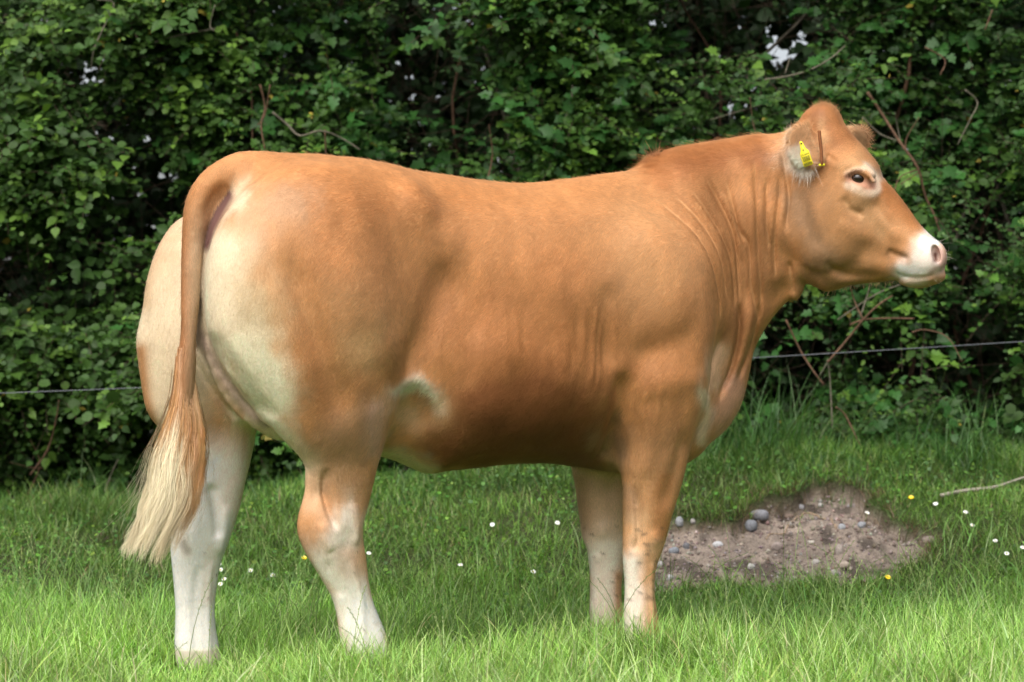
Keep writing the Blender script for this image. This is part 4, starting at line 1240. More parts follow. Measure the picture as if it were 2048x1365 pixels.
x, y, r = scatter(5200, 6.3, 8.0, 166); m = patch_mask(x, y) < .5; x, y = x[m], y[m]
BL.append(blades(x, y, r.uniform(.11, .19, len(x)), r.uniform(.003, .0055, len(x)), colmix(r, len(x), [(.20,.34,.10), (.16,.32,.07), (.28,.38,.16)], [3, 4, 1.5]), 167, .5, 1.7, seg=5))
# the bank
x, y, r = scatter(126000, 7.2, 9.0, 66, 1.3)
m = r.random(len(x)) > patch_mask(x, y) * 1.25; x, y = x[m], y[m]
lump = clump(x, y, 67, 167)
h = r.uniform(.025, .085, len(x)) * (.45 + .9 * lump) + .09 * sst(y, 8.2, 9.0) * r.random(len(x)); w = r.uniform(.002, .0042, len(x))
c = colmix(r, len(x), G_FAR + [(.30,.22,.12), (.26,.36,.13)], [4, 4, 2.5, .8, .35, 1]) * (.65 + .7 * clump(x, y, 68, 168))[:, None]
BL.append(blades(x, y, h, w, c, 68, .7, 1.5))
# blurred tall blades nearest the camera, and tufts round the hooves
x, y, r = scatter(900, 3.9, 5.1, 181)
BL.append(blades(x, y, r.uniform(.16, .30, len(x)), r.uniform(.003, .006, len(x)), colmix(r, len(x), G_NEAR, [3, 4, 1, 4, .8]), 182, .4, 1.4, seg=6))
r = np.random.default_rng(183)
for hx_, hy_, nn_ in ((.36, 6.32, 520), (.28, 6.64, 420), (-.385, 5.98, 620)):
    x = hx_ + r.normal(0, .11, nn_); y = hy_ - .15 + r.normal(0, .07, nn_)
    BL.append(blades(x, y, r.uniform(.08, .18, nn_), r.uniform(.0025, .0052, nn_), colmix(r, nn_, G_NEAR, [3, 4, 2, 2, .5]), 184 + nn_, .5, 1.5, seg=4))
# dead grass and fine roots hanging at the rim of the bare patch
x, y, r = scatter(60000, 7.4, 8.9, 171, -.3); sd_ = patch_sd(x, y)
m = (np.abs(sd_ + .005) < .035) & (x > .2) & (r.random(len(x)) < .95); x, y = x[m], y[m]
BL.append(blades(x, y, r.uniform(.03, .095, len(x)), r.uniform(.0015, .0032, len(x)), colmix(r, len(x), [(.22,.15,.09), (.14,.09,.055), (.30,.22,.13), (.09,.16,.04)], [3, 3, 1.5, 2]), 172, .9, 1.8))
# a few weeds on the bare earth
x, y, r = scatter(2500, 7.5, 8.7, 173, -.3); m = (patch_sd(x, y) > .0) & (n2(x, y, 8, 174) > .25) & (x > .3); x, y = x[m], y[m]
BL.append(blades(x, y, r.uniform(.02, .05, len(x)), r.uniform(.002, .004, len(x)), colmix(r, len(x), G_FAR, [4, 4, 3, 1]), 175, .9, 1.5))
# long grass at the hedge foot
x, y, r = scatter(17500, 8.45, 9.25, 69, 1.4)
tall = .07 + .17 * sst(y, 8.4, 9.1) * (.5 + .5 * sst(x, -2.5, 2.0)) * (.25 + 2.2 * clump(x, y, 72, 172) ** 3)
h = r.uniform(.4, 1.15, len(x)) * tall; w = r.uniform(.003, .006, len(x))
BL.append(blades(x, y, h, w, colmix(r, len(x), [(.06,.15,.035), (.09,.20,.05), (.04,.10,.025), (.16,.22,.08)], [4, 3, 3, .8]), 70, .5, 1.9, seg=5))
V = np.concatenate([b_[0] for b_ in BL]); off = np.cumsum([0] + [len(b_[0]) for b_ in BL[:-1]])
Fq = np.concatenate([b_[1] + o_ for b_, o_ in zip(BL, off)]); cc = np.concatenate([b_[2] for b_ in BL])
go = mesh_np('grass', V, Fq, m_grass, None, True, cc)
tag(go, 'bright green meadow grass growing round the feet of the heifer and up the bank', 'grass', kind='stuff')

# seed stalks standing above the sward
def seed_stalks(px_list, n, seed):
    r = np.random.default_rng(seed); parts = []; cols = []
    x, y, _ = scatter(n, 4.9, 7.6, seed + 1, .5)
    m = patch_mask(x, y) < .3; x, y = x[m], y[m]
    for i in range(len(x)):
        H = r.uniform(.14, .34); az = r.uniform(0, 6.28); le = r.uniform(.03, .12)
        z0 = float(ground_z(x[i], y[i]))
        t = np.linspace(0, 1, 7)
        P = np.stack([x[i] + math.cos(az) * le * t ** 2 * H / .2, y[i] + math.sin(az) * le * t ** 2 * H / .2, z0 + H * (t - .18 * t ** 3 * le / .1)], 1)
        V, Q, T = tube(P, np.linspace(.0011, .0006, 7), 4, caps=False)
        parts.append((V, [Q])); c = np.array([.22, .32, .10]) * r.uniform(.7, 1.3); cols.append(np.tile(c, (len(V), 1)))
        # ears of the spike
        nsp = r.integers(7, 12); k0 = .62
        for j in range(nsp):
            v = k0 + (1 - k0) * j / nsp; i0 = min(int(v * 6), 5); f = v * 6 - i0
            p = P[i0] * (1 - f) + P[i0 + 1] * f; d = P[i0 + 1] - P[i0]; d /= np.linalg.norm(d)
            sd = np.cross(d, [math.cos(az + 1.2), math.sin(az + 1.2), 0]); sd /= np.linalg.norm(sd) + 1e-9; sd = sd * (1 if j % 2 else -1)
            q = p + d * .009 + sd * .0035; mid = (p + q) / 2; wv = np.cross(d, sd) * .0012; w2 = sd * .0012
            V = np.array([p, mid + wv + w2, q, mid - wv + w2]); parts.append((V, [np.array([(0, 1, 2, 3)])])); cols.append(np.tile(np.array([.36, .42, .17]) * r.uniform(.7, 1.2), (4, 1)))
    V, Fs = join(parts)
    return V, Fs, np.concatenate(cols)
V, Fs, cc = seed_stalks(None, 480, 81)
so = mesh_np('seeding_grass', V, Fs, m_grass, None, True, cc)
tag(so, 'thin pale rye grass stalks with seed heads standing above the turf', 'grass', kind='stuff')

# clover and other low leaves on the bank
def place_leaves(tpl, P, Nn, Dd, S, cols, foldv=None):
    """tpl (k,3) with faces fan around vertex 0; P (n,3), normal, direction, size"""
    n = len(P); Z = Nn / (np.linalg.norm(Nn, axis=1)[:, None] + 1e-9)
    X = Dd - Z * np.einsum('ij,ij->i', Dd, Z)[:, None]; X /= np.linalg.norm(X, axis=1)[:, None] + 1e-9
    Y = np.cross(Z, X); k = len(tpl)
    V = P[:, None] + S[:, None, None] * (tpl[None, :, 0:1] * X[:, None] + tpl[None, :, 1:2] * Y[:, None] + tpl[None, :, 2:3] * Z[:, None])
    T = np.array([(0, i, i + 1) for i in range(1, k - 1)] + [(0, k - 1, 1)])
    Fq = (np.arange(n)[:, None, None] * k + T[None]).reshape(-1, 3)
    return V.reshape(-1, 3), Fq, np.repeat(cols, k, 0)
def outline(pts, fold=.18, curve=.12):
    P = [(x, y) for x, y in pts] + [(x, -y) for x, y in reversed(pts) if abs(y) > 1e-6]
    c = (.42, 0)
    T = np.array([(c[0], c[1], 0)] + [(x, y, 0) for x, y in P], float)
    T[:, 2] = fold * np.abs(T[:, 1]) - curve * T[:, 0] ** 2
    return T
LEAF_OVAL = outline([(0, 0), (.18, .20), (.45, .29), (.75, .20), (1, 0)])
LEAF_HAW = outline([(0, 0), (.15, .10), (.28, .34), (.40, .30), (.43, .20), (.60, .40), (.72, .30), (.70, .18), (.88, .18), (1.0, 0)], .15, .1)
LEAF_IVY = outline([(0, 0), (-.05, .24), (.14, .46), (.32, .28), (.52, .44), (.66, .22), (1.0, 0)], .10, .2)
LEAF_BRAM = outline([(0, 0), (.10, .26), (.30, .40), (.50, .38), (.72, .24), (.88, .10), (1.05, 0)], .22, .15)
LEAF_ROUND = outline([(0, 0), (.10, .30), (.40, .45), (.72, .36), (.92, 0)], .1, .1)
x, y, r = scatter(8500, 7.1, 9.0, 90)
lump = n2(x, y, 4, 91); m = (lump > -.35) & (r.random(len(x)) > patch_mask(x, y) * 1.06); x, y = x[m], y[m]; n = len(x)
P = np.stack([x, y, ground_z(x, y) + r.uniform(.008, .045, n)], 1)
Nn = np.stack([r.normal(0, .45, n), r.normal(-.35, .45, n), np.ones(n)], 1); Dd = r.normal(0, 1, (n, 3))
V, T, cc = place_leaves(LEAF_ROUND, P, Nn, Dd, r.uniform(.008, .020, n), colmix(r, n, [(.07,.17,.03), (.11,.24,.04), (.05,.12,.025), (.20,.32,.05)], [4, 3, 3, .6]))
o = mesh_np('ground_cover', V, T, m_grass, None, True, cc)
tag(o, 'low clover and creeping leaves covering the grassy bank below the hedge', 'ground cover', kind='stuff')
# crumbs of earth and grit
r = np.random.default_rng(95); n = 5200
x = r.uniform(.3, 1.75, n); y = r.uniform(7.5, 8.65, n); m = patch_mask(x, y) > .5; x, y = x[m], y[m]; n = len(x)
s_ = np.abs(r.normal(0, .004, n)) + .0015 + (r.random(n) < .02) * r.uniform(.002, .008, n)
oct_ = np.array([(1,0,0),(0,1,0),(-1,0,0),(0,-1,0),(0,0,1),(0,0,-1)], float)
of = np.array([(0,1,4),(1,2,4),(2,3,4),(3,0,4),(1,0,5),(2,1,5),(3,2,5),(0,3,5)])
V = np.stack([x, y, ground_z(x, y) + s_ * .3], 1)[:, None] + s_[:, None, None] * oct_[None] * r.uniform(.6, 1.2, (n, 6, 1)) * r.uniform(.6, 1.4, (n, 1, 3))
T = (np.arange(n)[:, None, None] * 6 + of[None]).reshape(-1, 3)
cc = np.repeat(colmix(r, n, [(.24,.19,.16), (.14,.10,.085), (.34,.30,.27), (.20,.17,.16)], [4, 3, 1.2, 1], .15), 6, 0)
m_grit, nt, b = new_mat('grit'); a = N(nt, 'ShaderNodeAttribute', attribute_name='col'); nt.links.new(a.outputs['Color'], b.inputs['Base Color']); b.inputs['Roughness'].default_value = .9
o = mesh_np('loose_soil', V.reshape(-1, 3), T, m_grit, None, False, cc)
tag(o, 'loose crumbs of earth and grit on the bare patch', 'soil', kind='stuff')

# stones
def stone_mesh(rx, ry, rz, seed):
    V, Q = sphere_v((0, 0, 0), 1.0, 18, 12)
    n = vnoise(V + 7 + seed * 3.1, 1.1, seed) * .28 + vnoise(V + 3, 2.6, seed + 1) * .08
    V = V * (1 + n)[:, None]
    V = np.sign(V) * np.abs(V) ** .88
    return V * np.array([rx, ry, rz]), Q
STONES = [  # px, py, half width px, half height px, colour, label
 (1516,1031,19,10,(.30,.30,.33),'largest grey cobble, lying at the top of the bare earth patch'),
 (1503,1052,12,10,(.25,.26,.29),'blue grey stone just below the largest cobble'),
 (1359,1053,8,8,(.42,.43,.46),'pale blue angular stone near the heifer\'s front leg'),
 (1386,1050,5,5,(.45,.42,.40),'small pale stone right of the angular blue one'),
 (1435,1088,11,7,(.62,.62,.64),'bright white stone in the left half of the earth patch'),
 (1372,1092,7,7,(.22,.22,.24),'dark grey pebble beside the front knee'),
 (1348,1100,10,7,(.30,.32,.36),'flat slate blue stone closest to the front cannon'),
 (1321,1130,7,6,(.50,.48,.46),'pale pebble low against the heifer\'s shin'),
 (1341,1156,7,6,(.55,.54,.54),'white pebble in the lower left corner of the patch'),
 (1502,1131,8,7,(.55,.53,.50),'cream stone at the lower edge behind a grass stalk'),
 (1554,1090,11,8,(.38,.31,.28),'pinkish brown stone in the middle of the patch'),
 (1632,1123,8,6,(.50,.46,.43),'oval beige pebble low in the middle of the patch'),
 (1690,1130,13,7,(.46,.38,.31),'long sandy stone at the lower right of the patch'),
 (1669,1144,8,7,(.40,.37,.34),'rounded stone at the grass edge below the sandy one'),
 (1684,1053,7,6,(.42,.43,.46),'small grey pebble at the end of the bare root'),
 (1723,1049,9,6,(.36,.37,.40),'grey stone beside the clover tuft'),
 (1641,1011,5,4,(.60,.58,.55),'tiny white pebble near the top of the patch'),
 (1621,1084,7,4,(.58,.53,.46),'thin pale stone right of the pinkish one'),
 (1601,1013,7,6,(.40,.39,.41),'small grey stone left of the tiny white pebble'),
 (1678,1098,9,12,(.40,.34,.30),'upright brown stone half set in the earth'),
 (1855,1082,12,8,(.30,.24,.21),'brown stone at the far right end of the patch'),
 (1579,1031,10,5,(.22,.16,.13),'dark brown clod shaped stone above the root'),
]
for i, (px, py, rw, rh, c, lab) in enumerate(STONES):
    p = on_ground(px, py + rh * .6); k = p[1] / FPX
    V, Q = stone_mesh(rw * k, rw * k * .8, rh * k * 1.15, i + 1)
    o = mesh_np('stone', V + p + np.array([0, 0, rh * k * .12]), Q, simple_mat('stone_%d' % i, tuple(v_ * .72 for v_ in c), .75, .3, .18, 130, .3), None, True, loc=p)
    tag(o, lab, 'stone', 'stones on the bare earth patch')

m_root = simple_mat('root_bark', (.30, .22, .15), .8, .2, .3, 200, .4)
def ground_curve(pxs, lift=.004, n=6):
    P = catmull([on_ground(a, b_) for a, b_ in pxs], n)
    P[:, 2] = ground_z(P[:, 0], P[:, 1]) + lift
    return P
P = ground_curve([(1532,1082),(1540,1070),(1575,1056),(1600,1036),(1625,1030),(1650,1040),(1672,1062)], .003)
V, Q, T = tube(P, np.linspace(.0022, .0045, len(P)), 7)
tag(mesh_np('bare_root', V, [Q, T], m_root, None, True, loc=P[0]), 'thin pale root looping over the bare earth patch', 'root')
P = ground_curve([(1882,1008),(1930,998),(1985,992),(2030,978),(2085,960)], .03)
V, Q, T = tube(P, np.linspace(.008, .0045, len(P)), 8)
tw_o = mesh_np('fallen_twig', V, [Q, T], simple_mat('dead_twig', (.30,.27,.22), .85, .2, .3, 120, .5), None, True, loc=P[0])
tag(tw_o, 'bare grey dead twig lying in the grass at the right edge', 'twig')

# fence wire
m_wire, nt, b = new_mat('galvanised_wire'); b.inputs['Base Color'].default_value = (.15, .16, .18, 1); b.inputs['Metallic'].default_value = .35; b.inputs['Roughness'].default_value = .45
xs = np.linspace(-4.5, 4.6, 60); Yw = 8.72
ya = np.interp(xs, [(-1024) / FPX * Yw, (285 - 1024) / FPX * Yw, (1500 - 1024) / FPX * Yw, 1024 / FPX * Yw], [785, 772, 712, 678])
sl = np.where(xs < -1.98, (785 - 678 + 0) / 2048, 0)
P = np.stack([xs, np.full(60, Yw), CAM_H - (742 - (xs * FPX / Yw) * .0505 - 7 * ((xs / 2) ** 2) + 0 - CY) / FPX * Yw], 1)
V, Q, T = tube(P, .0015, 6)
tag(mesh_np('fence_wire', V, [Q, T], m_wire, None, True, loc=P[0]), 'single strand of galvanised fence wire running behind the heifer along the hedge', 'fence wire')

# flowers
m_pet = simple_mat('daisy_petal', (.80,.80,.80), .6, .3, .05, 100); m_cen = simple_mat('daisy_centre', (.75,.50,.03), .7, .2, .1, 200)
m_stem = simple_mat('flower_stem', (.14,.26,.06), .6, .3, .15, 100); m_but = simple_mat('buttercup_petal', (.85,.62,.01), .3, .5, .06, 100)
def flower(kind, rpet, npet, hs_):
    root = empty(kind)
    V, Q, T = tube([(0, 0, -.02), (.002, 0, hs_ * .5), (0, 0, hs_)], .0009, 5); mesh_np('stem', V, [Q, T], m_stem, root)
    parts = []
    for i in range(npet):
        a = 6.283 * i / npet; ca, sa = math.cos(a), math.sin(a); wd = rpet * math.sin(math.pi / npet) * 1.15
        prof = [(.15, .4), (.6, 1.0), (.9, .8), (1.0, 0)]
        pts = [(u_ * rpet, v_ * wd, hs_ + .001 + (.25 if kind == 'daisy' else .6) * (u_ ** 2) * rpet * .6 + .0004 * (i % 2)) for u_, v_ in prof] + [(u_ * rpet, -v_ * wd, hs_ + .001 + (.25 if kind == 'daisy' else .6) * (u_ ** 2) * rpet * .6 + .0004 * (i % 2)) for u_, v_ in prof[:-1][::-1]]
        V = np.array([(x * ca - y * sa, x * sa + y * ca, z) for x, y, z in pts])
        parts.append((V, [np.array([(0, 1, 5, 6), (1, 2, 4, 5)]), np.array([(2, 3, 4)])]))
    V, Fs = join(parts); mesh_np('petals', V, Fs, m_pet if kind == 'daisy' else m_but, root)
    V, Q = sphere_v((0, 0, hs_ + .0012), rpet * (.34 if kind == 'daisy' else .22), 10, 6); V[:, 2] = hs_ + .0015 + (V[:, 2] - hs_ - .0012) * .6
    mesh_np('flower_centre', V, Q, m_cen, root)
    return root
def copy_thing(o):
    c = o.copy(); C.objects.link(c)
    for ch in [q for q in bpy.data.objects if q.parent == o]:
        d = ch.copy(); C.objects.link(d); d.parent = c
    return c
DAISY = [(440,1122,'daisy beside the inner side of the rear white leg, uppermost of the close pair'), (448,1132,'daisy just below the uppermost one of the close pair by the rear leg'),
 (452,1155,'daisy low beside the rear white leg, under the close pair'), (447,1163,'lowest daisy beside the rear white leg'), (503,1135,'lone daisy midway between the hind legs, nearer the far one'), (548,1144,'daisy midway between the hind legs, nearer the bent hock'),
 (735,1104,'daisy touching the front of the near hock'), (986,1042,'daisy on the bank under the middle of the belly'), (1110,1038,'daisy on the bank just left of the far front leg'),
 (920,1131,'daisy in the grass under the flank'), (1061,1139,'daisy low in the grass left of the front legs'), (1872,1003,'daisy left of the dead twig, by the buttercup'), (1928,1021,'daisy just below the dead twig'),
 (1936,1048,'daisy second below the dead twig'), (1991,1080,'daisy at the right edge of the bank, left of two others'), (2040,1092,'daisy closest to the right border of the photo'), (2008,1101,'daisy lowest at the right edge of the bank'), (1727,1025,'daisy in the clover tuft on the bare patch')]
BUTTER = [(607,1113,'yellow buttercup in the grass behind the near hock'), (1823,991,'yellow buttercup above the right end of the bare earth'), (1768,1150,'yellow buttercup low in the grass below the bare earth')]
d0, b0_ = flower('daisy', .0088, 14, .05), flower('buttercup', .0095, 5, .06)
rf = np.random.default_rng(4)
for lst, proto, hs_, cat_, grp in ((DAISY, d0, .05, 'daisy', 'daisies in the grass'), (BUTTER, b0_, .06, 'buttercup', 'buttercups in the grass')):
    for i, (px, py, lab) in enumerate(lst):
        o = proto if i == 0 else copy_thing(proto)
        p = on_ground(px, py + hs_ * FPX / 7.6 * .9)
        o.location = p; o.rotation_euler = (rf.uniform(.35, .8), rf.uniform(-.25, .25), 0)
        tag(o, lab, cat_, grp)
# ================================================================== HEDGE: a row of shrubs
m_leaf = leaf_mat('hedge_leaf', .25, .5, .22)
m_gloss = leaf_mat('ivy_leaf', .12, .4, .2)
m_bark = simple_mat('bark_brown', (.11, .062, .038), .8, .2, .35, 60, .5)
m_twig = simple_mat('twig_bark', (.07, .05, .035), .85, .15, .35, 60)
m_bark2 = simple_mat('bark_grey', (.13, .115, .085), .85, .2, .3, 60, .5)
GAPS = [(1575,100,22,.10), (1535,100,17,.12), (1560,70,16,.2), (1590,130,13,.2), (1555,95,30,.5), (1600,70,12,.1), (1515,105,9,.1), (1545,145,9,.1), (1612,150,8,.1), (1640,60,7,.2), (1500,80,7,.2), (1410,190,8,.1), (1480,260,7,.2), (1590,185,8,.2), (1640,215,7,.2), (210,60,7,.2), (50,100,8,.1), (100,235,8,.1), (300,180,7,.1), (330,240,8,.1), (215,330,8,.1), (280,345,7,.1), (340,310,7,.2), (70,350,8,.2), (110,130,9,.1), (1445,210,22,.14), (1432,245,15,.3), (1462,225,16,.2), (1430,278,12,.25), (1625,200,14,.4),
        (178,150,26,.10), (195,262,18,.08), (130,140,14,.4), (60,150,12,.4), (25,30,20,.4), (80,30,14,.4), (25,265,12,.4), (95,210,12,.5), (185,385,12,.4), (150,285,10,.5), (240,390,10,.5), (315,350,10,.5), (390,60,10,.5)]
def gap_keep(P, r):
    px = CX + FPX * P[:, 0] / P[:, 1]; py = CY - FPX * (P[:, 2] - CAM_H) / P[:, 1]
    keep = np.ones(len(P))
    for gx_, gy_, gr, k in GAPS:
        d = np.hypot(px - gx_, py - gy_)
        keep = np.minimum(keep, np.where(d < gr, k * .5, np.where(d < gr * 1.5, .5, 1)))
    return r.random(len(P)) < keep
def front_y(x, z):
    """hedge face"""
    return 9.28 + .20 * n2(x, z, 1.6, 101) + .10 * n2(x, z, 4.5, 102) + .10 * np.clip(z - 1.0, 0, 3) - .10 * np.exp(-((z - .6) / .5) ** 2)
def hollow(x, z, y):
    P = np.stack([x + 50, z + 50, y], 1)
    return .6 * vnoise(P, 2.6, 103) + .4 * vnoise(P, 6.5, 104)
DARKS = [(1760,300,110,90), (1740,680,90,70), (1560,330,60,60), (560,250,70,70), (620,120,60,40), (1050,250,60,50), (1350,180,60,60), (130,920,90,60), (560,960,60,50), (340,880,60,60), (60,560,40,60), (940,20,50,30)]
def dark_void(P):
    px = CX + FPX * P[:, 0] / P[:, 1]; py = CY - FPX * (P[:, 2] - CAM_H) / P[:, 1]
    v = np.zeros(len(P))
    for a, b_, c, d in DARKS: v = np.maximum(v, np.exp(-(((px - a) / c) ** 2 + ((py - b_) / d) ** 2) * 1.3))
    return v
def sprays(n, xr, zr, kind, seed, dmax=.5):
    """leafy twigs: returns leaf arrays and twig polylines"""
    r = np.random.default_rng(seed)
    x = r.uniform(*xr, n); z = r.uniform(*zr, n); dep = dmax * r.random(n) ** 1.1
    y = front_y(x, z) + dep
    h = hollow(x, z, y)
    P = np.stack([x, y, z], 1)
    keep = (h > .03 - .16 * (dep > dmax * .6)) & (r.random(n) > dark_void(P) * .93 * (dep < .6)) & (z > ground_z(x, y) + .02)
    P, dep = P[keep], dep[keep]; n = len(P)
    prm = {'haw': (LEAF_HAW, .036, 10, .16, m_leaf), 'ivy': (LEAF_IVY, .058, 7, .22, m_gloss), 'bram': (LEAF_BRAM, .052, 8, .24, m_leaf), 'oval': (LEAF_OVAL, .036, 12, .24, m_leaf), 'round': (LEAF_ROUND, .048, 9, .22, m_leaf)}[kind]
    tpl, size, nl, tl_, mt = prm
    az = r.normal(-math.pi / 2, .9, n); el = r.normal(.15, .5, n)
    d = np.stack([np.cos(az) * np.cos(el), np.sin(az) * np.cos(el), np.sin(el)], 1)
    L_ = tl_ * r.uniform(.6, 1.3, n)
    k = np.arange(nl); v = (k + .6) / nl
    sag = -.25 * v ** 2
    base = P[:, None] + d[:, None] * (L_[:, None] * v)[..., None]; base[..., 2] += sag * L_[:, None]
    side = np.cross(d, np.array([0, 0, 1.0])); side /= np.linalg.norm(side, axis=1)[:, None] + 1e-9
    sg = np.where(k % 2, 1, -1)
    ld = d[:, None] * .55 + side[:, None] * sg[None, :, None] * .9 + r.normal(0, .28, (n, nl, 3)); ld[:, -1] = d + r.normal(0, .2, (n, 3))
    nn = np.array([0, -.60, .72]) + r.normal(0, .42, (n, nl, 3))
    S = size * r.uniform(.65, 1.25, (n, nl)) * r.uniform(.6, 1.2, (n, 1)) * (1.05 - .35 * v ** 2)[None]
    tone = r.random(n)
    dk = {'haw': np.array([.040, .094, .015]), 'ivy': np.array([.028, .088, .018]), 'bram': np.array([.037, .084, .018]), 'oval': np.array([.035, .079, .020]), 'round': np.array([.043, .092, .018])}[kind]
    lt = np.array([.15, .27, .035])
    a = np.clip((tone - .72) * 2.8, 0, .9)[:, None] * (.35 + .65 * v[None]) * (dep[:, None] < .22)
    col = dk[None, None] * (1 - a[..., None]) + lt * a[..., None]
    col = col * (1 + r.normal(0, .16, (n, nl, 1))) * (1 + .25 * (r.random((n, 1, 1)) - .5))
    yel = r.random((n, nl)) < .004; col[yel] = np.array([.35, .28, .05])
    bp_, nn, ld, S, col = base.reshape(-1, 3), nn.reshape(-1, 3), ld.reshape(-1, 3), S.ravel(), col.reshape(-1, 3)
    kp = gap_keep(bp_, r)
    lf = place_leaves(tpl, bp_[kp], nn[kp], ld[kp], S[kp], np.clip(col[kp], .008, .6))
    tw = [np.stack([P[i], P[i] + d[i] * L_[i] * .5 + [0, 0, -.06 * L_[i]], P[i] + d[i] * L_[i] + [0, 0, -.25 * L_[i]]]) for i in range(0, n, 2)]
    return lf, tw, mt
def fill(n, xr, zr, y0, y1, seed, size=.06):
    """leaves through the depth of the shrub"""
    r = np.random.default_rng(seed)
    x = r.uniform(*xr, n); z = r.uniform(*zr, n); y = front_y(x, z) + r.uniform(y0, y1, n)
    P = np.stack([x, y, z], 1); kp = gap_keep(P, r) & (z > ground_z(x, y)); P = P[kp]; n = len(P)
    nn = np.array([0, -.55, .45]) + r.normal(0, .55, (n, 3)); c = np.array([.022, .050, .015]) * (1 + r.normal(0, .2, (n, 1)))  # inner leaves darker than the outer sprays: hedge shade put into their colour
    return place_leaves(LEAF_BRAM, P, nn, r.normal(0, 1, (n, 3)), size * r.uniform(.7, 1.3, n), np.clip(c, .006, .3))
def cat_leaves(L_):
    off = 0; V, T, c_ = [], [], []
    for a, b_, c in L_:
        V.append(a); T.append(b_ + off); c_.append(c); off += len(a)
    return np.concatenate(V), np.concatenate(T), np.concatenate(c_)
def thin_tubes(polys, rad, seg=3):
    parts = [(lambda t: (t[0], [t[1]]))(tube(p, np.linspace(rad, rad * .5, len(p)), seg, caps=False)) for p in polys]
    return join(parts)
def px3(px, py, Y): return np.array([(px - CX) / FPX * Y, Y, CAM_H - (py - CY) / FPX * Y])
# shrubs: (x range, z range, [(kind, sprays)], name, category, label, traced branches [(pixels, Y, r0, r1, bark)])
SHR = [
 ((-4.3, -2.05), 'bramble_bush', 'shrub', 'broad leaved bramble bush at the extreme left edge of the hedge', [('bram', 900), ('round', 500)], []),
 ((-2.15, -1.38), 'hazel_shrub', 'shrub', 'broad leaved shrub at the far left of the hedge with specks of sky showing through', [('round', 300), ('bram', 500), ('haw', 900)],
   [([(195,0),(228,8),(205,60),(188,100),(182,140)], 9.25, .007, .004, 1), ([(60,950),(95,900),(112,840),(118,800)], 9.2, .007, .004, 0), ([(200,1010),(222,950),(236,920)], 9.2, .006, .004, 1), ([(50,1000),(80,930),(60,880)], 9.3, .006, .003, 0), ([(85,937),(60,935),(20,925)], 9.25, .004, .002, 0)]),
 ((-1.50, -.62), 'hawthorn_bush', 'shrub', 'small leaved hawthorn above the rump of the heifer with forked bare twigs', [('haw', 1500), ('ivy', 160)],
   [([(520,170),(530,215),(522,250),(530,300)], 9.3, .008, .005, 0), ([(545,225),(575,250),(600,272),(640,262),(680,275),(720,300)], 9.3, .009, .005, 1), ([(470,60),(500,160),(505,300)], 9.5, .009, .006, 0), ([(410,62),(440,55),(340,75),(310,85)], 9.35, .006, .003, 1), ([(650,260),(652,330)], 9.3, .006, .006, 0), ([(430,10),(420,50),(428,62)], 9.2, .004, .003, 1), ([(540,170),(530,230),(515,250)], 9.35, .005, .003, 0)]),
 ((-.75, .15), 'ivy_bush', 'shrub', 'glossy ivy mixed with hawthorn growing above the middle of the back', [('haw', 1050), ('ivy', 520), ('oval', 160)],
   [([(1100,330),(1115,270),(1140,215),(1145,170)], 9.35, .010, .006, 1), ([(975,360),(985,310),(978,250)], 9.4, .006, .004, 0), ([(1040,70),(1075,60),(1110,66)], 9.3, .005, .003, 0), ([(1085,60),(1080,30)], 9.3, .004, .003, 0)]),
 ((.02, .92), 'field_maple_shrub', 'shrub', 'lobed leaved shrub above the withers with the brightest patch of sky showing through it', [('haw', 1350), ('ivy', 120), ('bram', 120)],
   [([(1530,160),(1580,152),(1620,140),(1660,118),(1690,92)], 9.2, .008, .004, 1), ([(1500,195),(1505,240),(1510,262)], 9.2, .004, .003, 0), ([(1570,148),(1580,115)], 9.2, .004, .003, 1), ([(1540,205),(1420,240)], 9.4, .005, .003, 1)]),
 ((.80, 1.58), 'blackthorn_bush', 'shrub', 'open twiggy shrub with long reddish stems behind the head of the heifer', [('haw', 760), ('oval', 420), ('ivy', 230)],
   [([(1735,185),(1765,230),(1800,285),(1835,335),(1850,390),(1868,430),(1882,470)], 9.15, .011, .007, 0), ([(1725,235),(1760,268),(1795,282)], 9.2, .006, .004, 1), ([(1815,310),(1812,280),(1838,235)], 9.15, .005, .003, 0), ([(1805,300),(1795,255),(1790,225)], 9.15, .004, .002, 1), ([(1835,340),(1800,355),(1788,390),(1795,400)], 9.15, .005, .003, 0), ([(1838,345),(1800,370)], 9.15, .005, .003, 0),
    ([(1655,725),(1690,685),(1728,638),(1760,608),(1785,592)], 9.05, .009, .006, 0), ([(1700,650),(1728,640),(1775,637),(1828,638)], 9.03, .007, .006, 0), ([(1726,640),(1708,600),(1700,570)], 9.05, .007, .004, 0), ([(1722,630),(1735,590),(1742,560)], 9.08, .006, .004, 1), ([(1800,570),(1750,590),(1675,640)], 9.1, .005, .004, 1),
    ([(1572,640),(1600,700),(1625,740),(1648,770)], 9.15, .007, .006, 0), ([(1672,815),(1690,830),(1710,870),(1725,900)], 9.0, .007, .004, 0), ([(1655,720),(1660,760),(1665,860)], 9.1, .006, .005, 1), ([(1640,750),(1655,725)], 9.1, .004, .003, 1)]),
 ((1.48, 2.3), 'dogwood_shrub', 'shrub', 'shrub of small oval leaves with bright ivy at the right edge of the hedge', [('oval', 620), ('haw', 520), ('ivy', 420), ('round', 160)],
   [([(1930,180),(1955,205),(1940,240),(1915,290)], 9.2, .006, .003, 1), ([(1825,665),(1850,660),(1895,675),(1925,725)], 9.1, .006, .003, 0), ([(1850,95),(1890,120),(1880,150)], 9.3, .006, .004, 0), ([(1970,60),(1985,20)], 9.3, .005, .004, 0)]),
 ((2.2, 4.4), 'elder_bush', 'shrub', 'leafy bush at the extreme right edge of the hedge, past the oval leaved shrub', [('round', 700), ('haw', 900)], []),
]
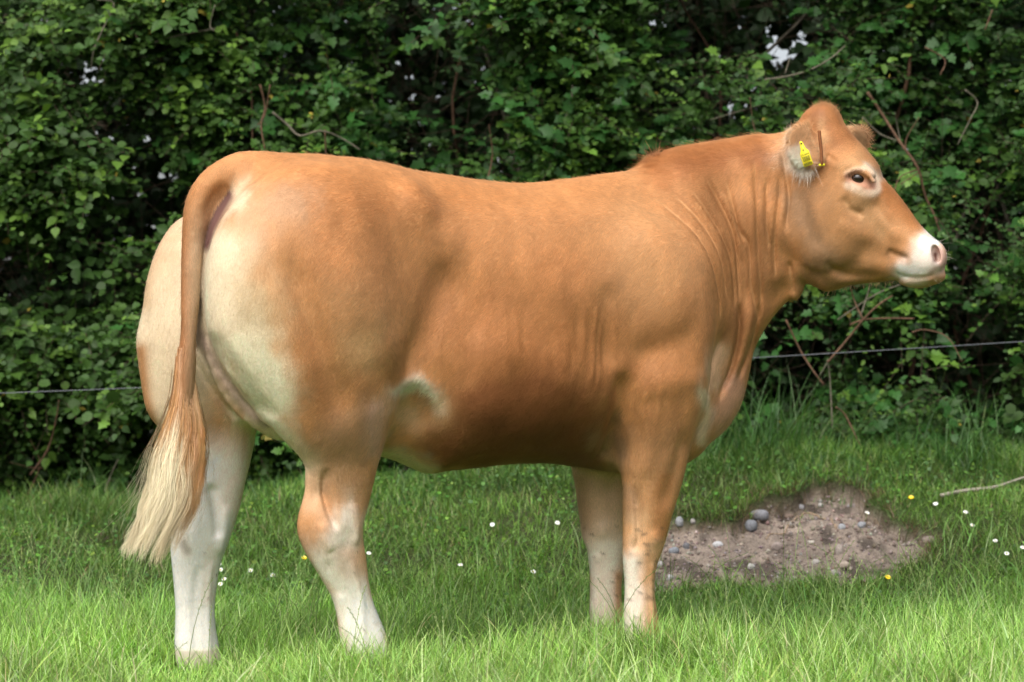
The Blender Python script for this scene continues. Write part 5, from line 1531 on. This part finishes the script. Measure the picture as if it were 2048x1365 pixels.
ZTOP = 3.15
nsd = 200
for (x0, x1), nm, cat_, lab, kinds, brs in SHR:
    xm = (x0 + x1) / 2
    root = empty(nm, (xm, 9.9, float(ground_z(xm, 9.9))))
    tag(root, lab, cat_, 'shrubs of the hedge')
    off_ = .12
    bym = {}; tw_all = []
    for kd, n in kinds:
        nsd += 1
        inview = abs(xm) < 2.25
        lf, tw_, mt = sprays(int(n * (3.6 if inview else 1.5)), (x0 - off_, x1 + off_), (.05, 2.62), kd, nsd)
        bym.setdefault(mt.name, (mt, []))[1].append(lf); tw_all += tw_
        lf, tw_, mt = sprays(int(n * .22), (x0 - off_, x1 + off_), (2.55, ZTOP), kd, nsd + 50)
        bym[mt.name][1].append(lf)
    wid = x1 - x0
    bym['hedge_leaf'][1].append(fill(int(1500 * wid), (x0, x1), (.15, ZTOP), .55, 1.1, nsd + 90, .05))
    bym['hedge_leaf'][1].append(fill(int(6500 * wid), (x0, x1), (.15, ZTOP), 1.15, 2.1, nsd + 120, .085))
    for k_, (mt, ls_) in bym.items():
        V, T, cc = cat_leaves(ls_)
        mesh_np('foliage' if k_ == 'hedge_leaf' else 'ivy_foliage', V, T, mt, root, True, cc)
    r = np.random.default_rng(nsd + 500)
    for _ in range(int(950 * wid)):                        # bare twigs tangled inside
        xb, zb = r.uniform(x0, x1), r.uniform(.3, ZTOP); yb = float(front_y(np.array(xb), np.array(zb))) + r.uniform(.45, 1.3)
        d = r.normal(0, 1, 3) * np.array([1, .6, 1]); d /= np.linalg.norm(d); l_ = r.uniform(.15, .45)
        if gap_keep(np.array([[xb, yb, zb], [xb + d[0] * l_, yb, zb + d[2] * l_]]), r).all():
            tw_all.append(np.array([[xb, yb, zb], [xb + d[0] * l_ * .5, yb + d[1] * l_ * .5, zb + d[2] * l_ * .5 + r.normal(0, .03)], [xb + d[0] * l_, yb + d[1] * l_, zb + d[2] * l_]]))
    if tw_all:
        V, Fs = thin_tubes(tw_all, .0022)
        o = mesh_np('twigs', V, Fs, m_twig, root); o['kind'] = 'stuff'
    for pts_, Y, r0, r1, bk in brs:
        Pb = catmull([px3(a, b_, Y + .03 * math.sin(i * 1.7)) for i, (a, b_) in enumerate(pts_)], 4)
        V, Q, T = tube(Pb, np.linspace(r0, r1, len(Pb)) * .58, 7)
        mesh_np('branch', V, [Q, T], m_bark2 if bk else m_bark, root)
    # stems rising from the ground inside the shrub
    r = np.random.default_rng(nsd + 300)
    for i in range(max(2, int(wid * 3))):
        xb = r.uniform(x0, x1); yb = 10.05 + r.uniform(-.2, .3); zb = float(ground_z(xb, yb)) - .05
        Pst = catmull([(xb + r.normal(0, .06) * j, yb + r.normal(0, .05) * j, zb + j * .55) for j in range(6)], 4)
        V, Q, T = tube(Pst, np.linspace(.016, .005, len(Pst)) * r.uniform(.6, 1.1), 7)
        mesh_np('stem', V, [Q, T], m_bark2 if i % 2 else m_bark, root)
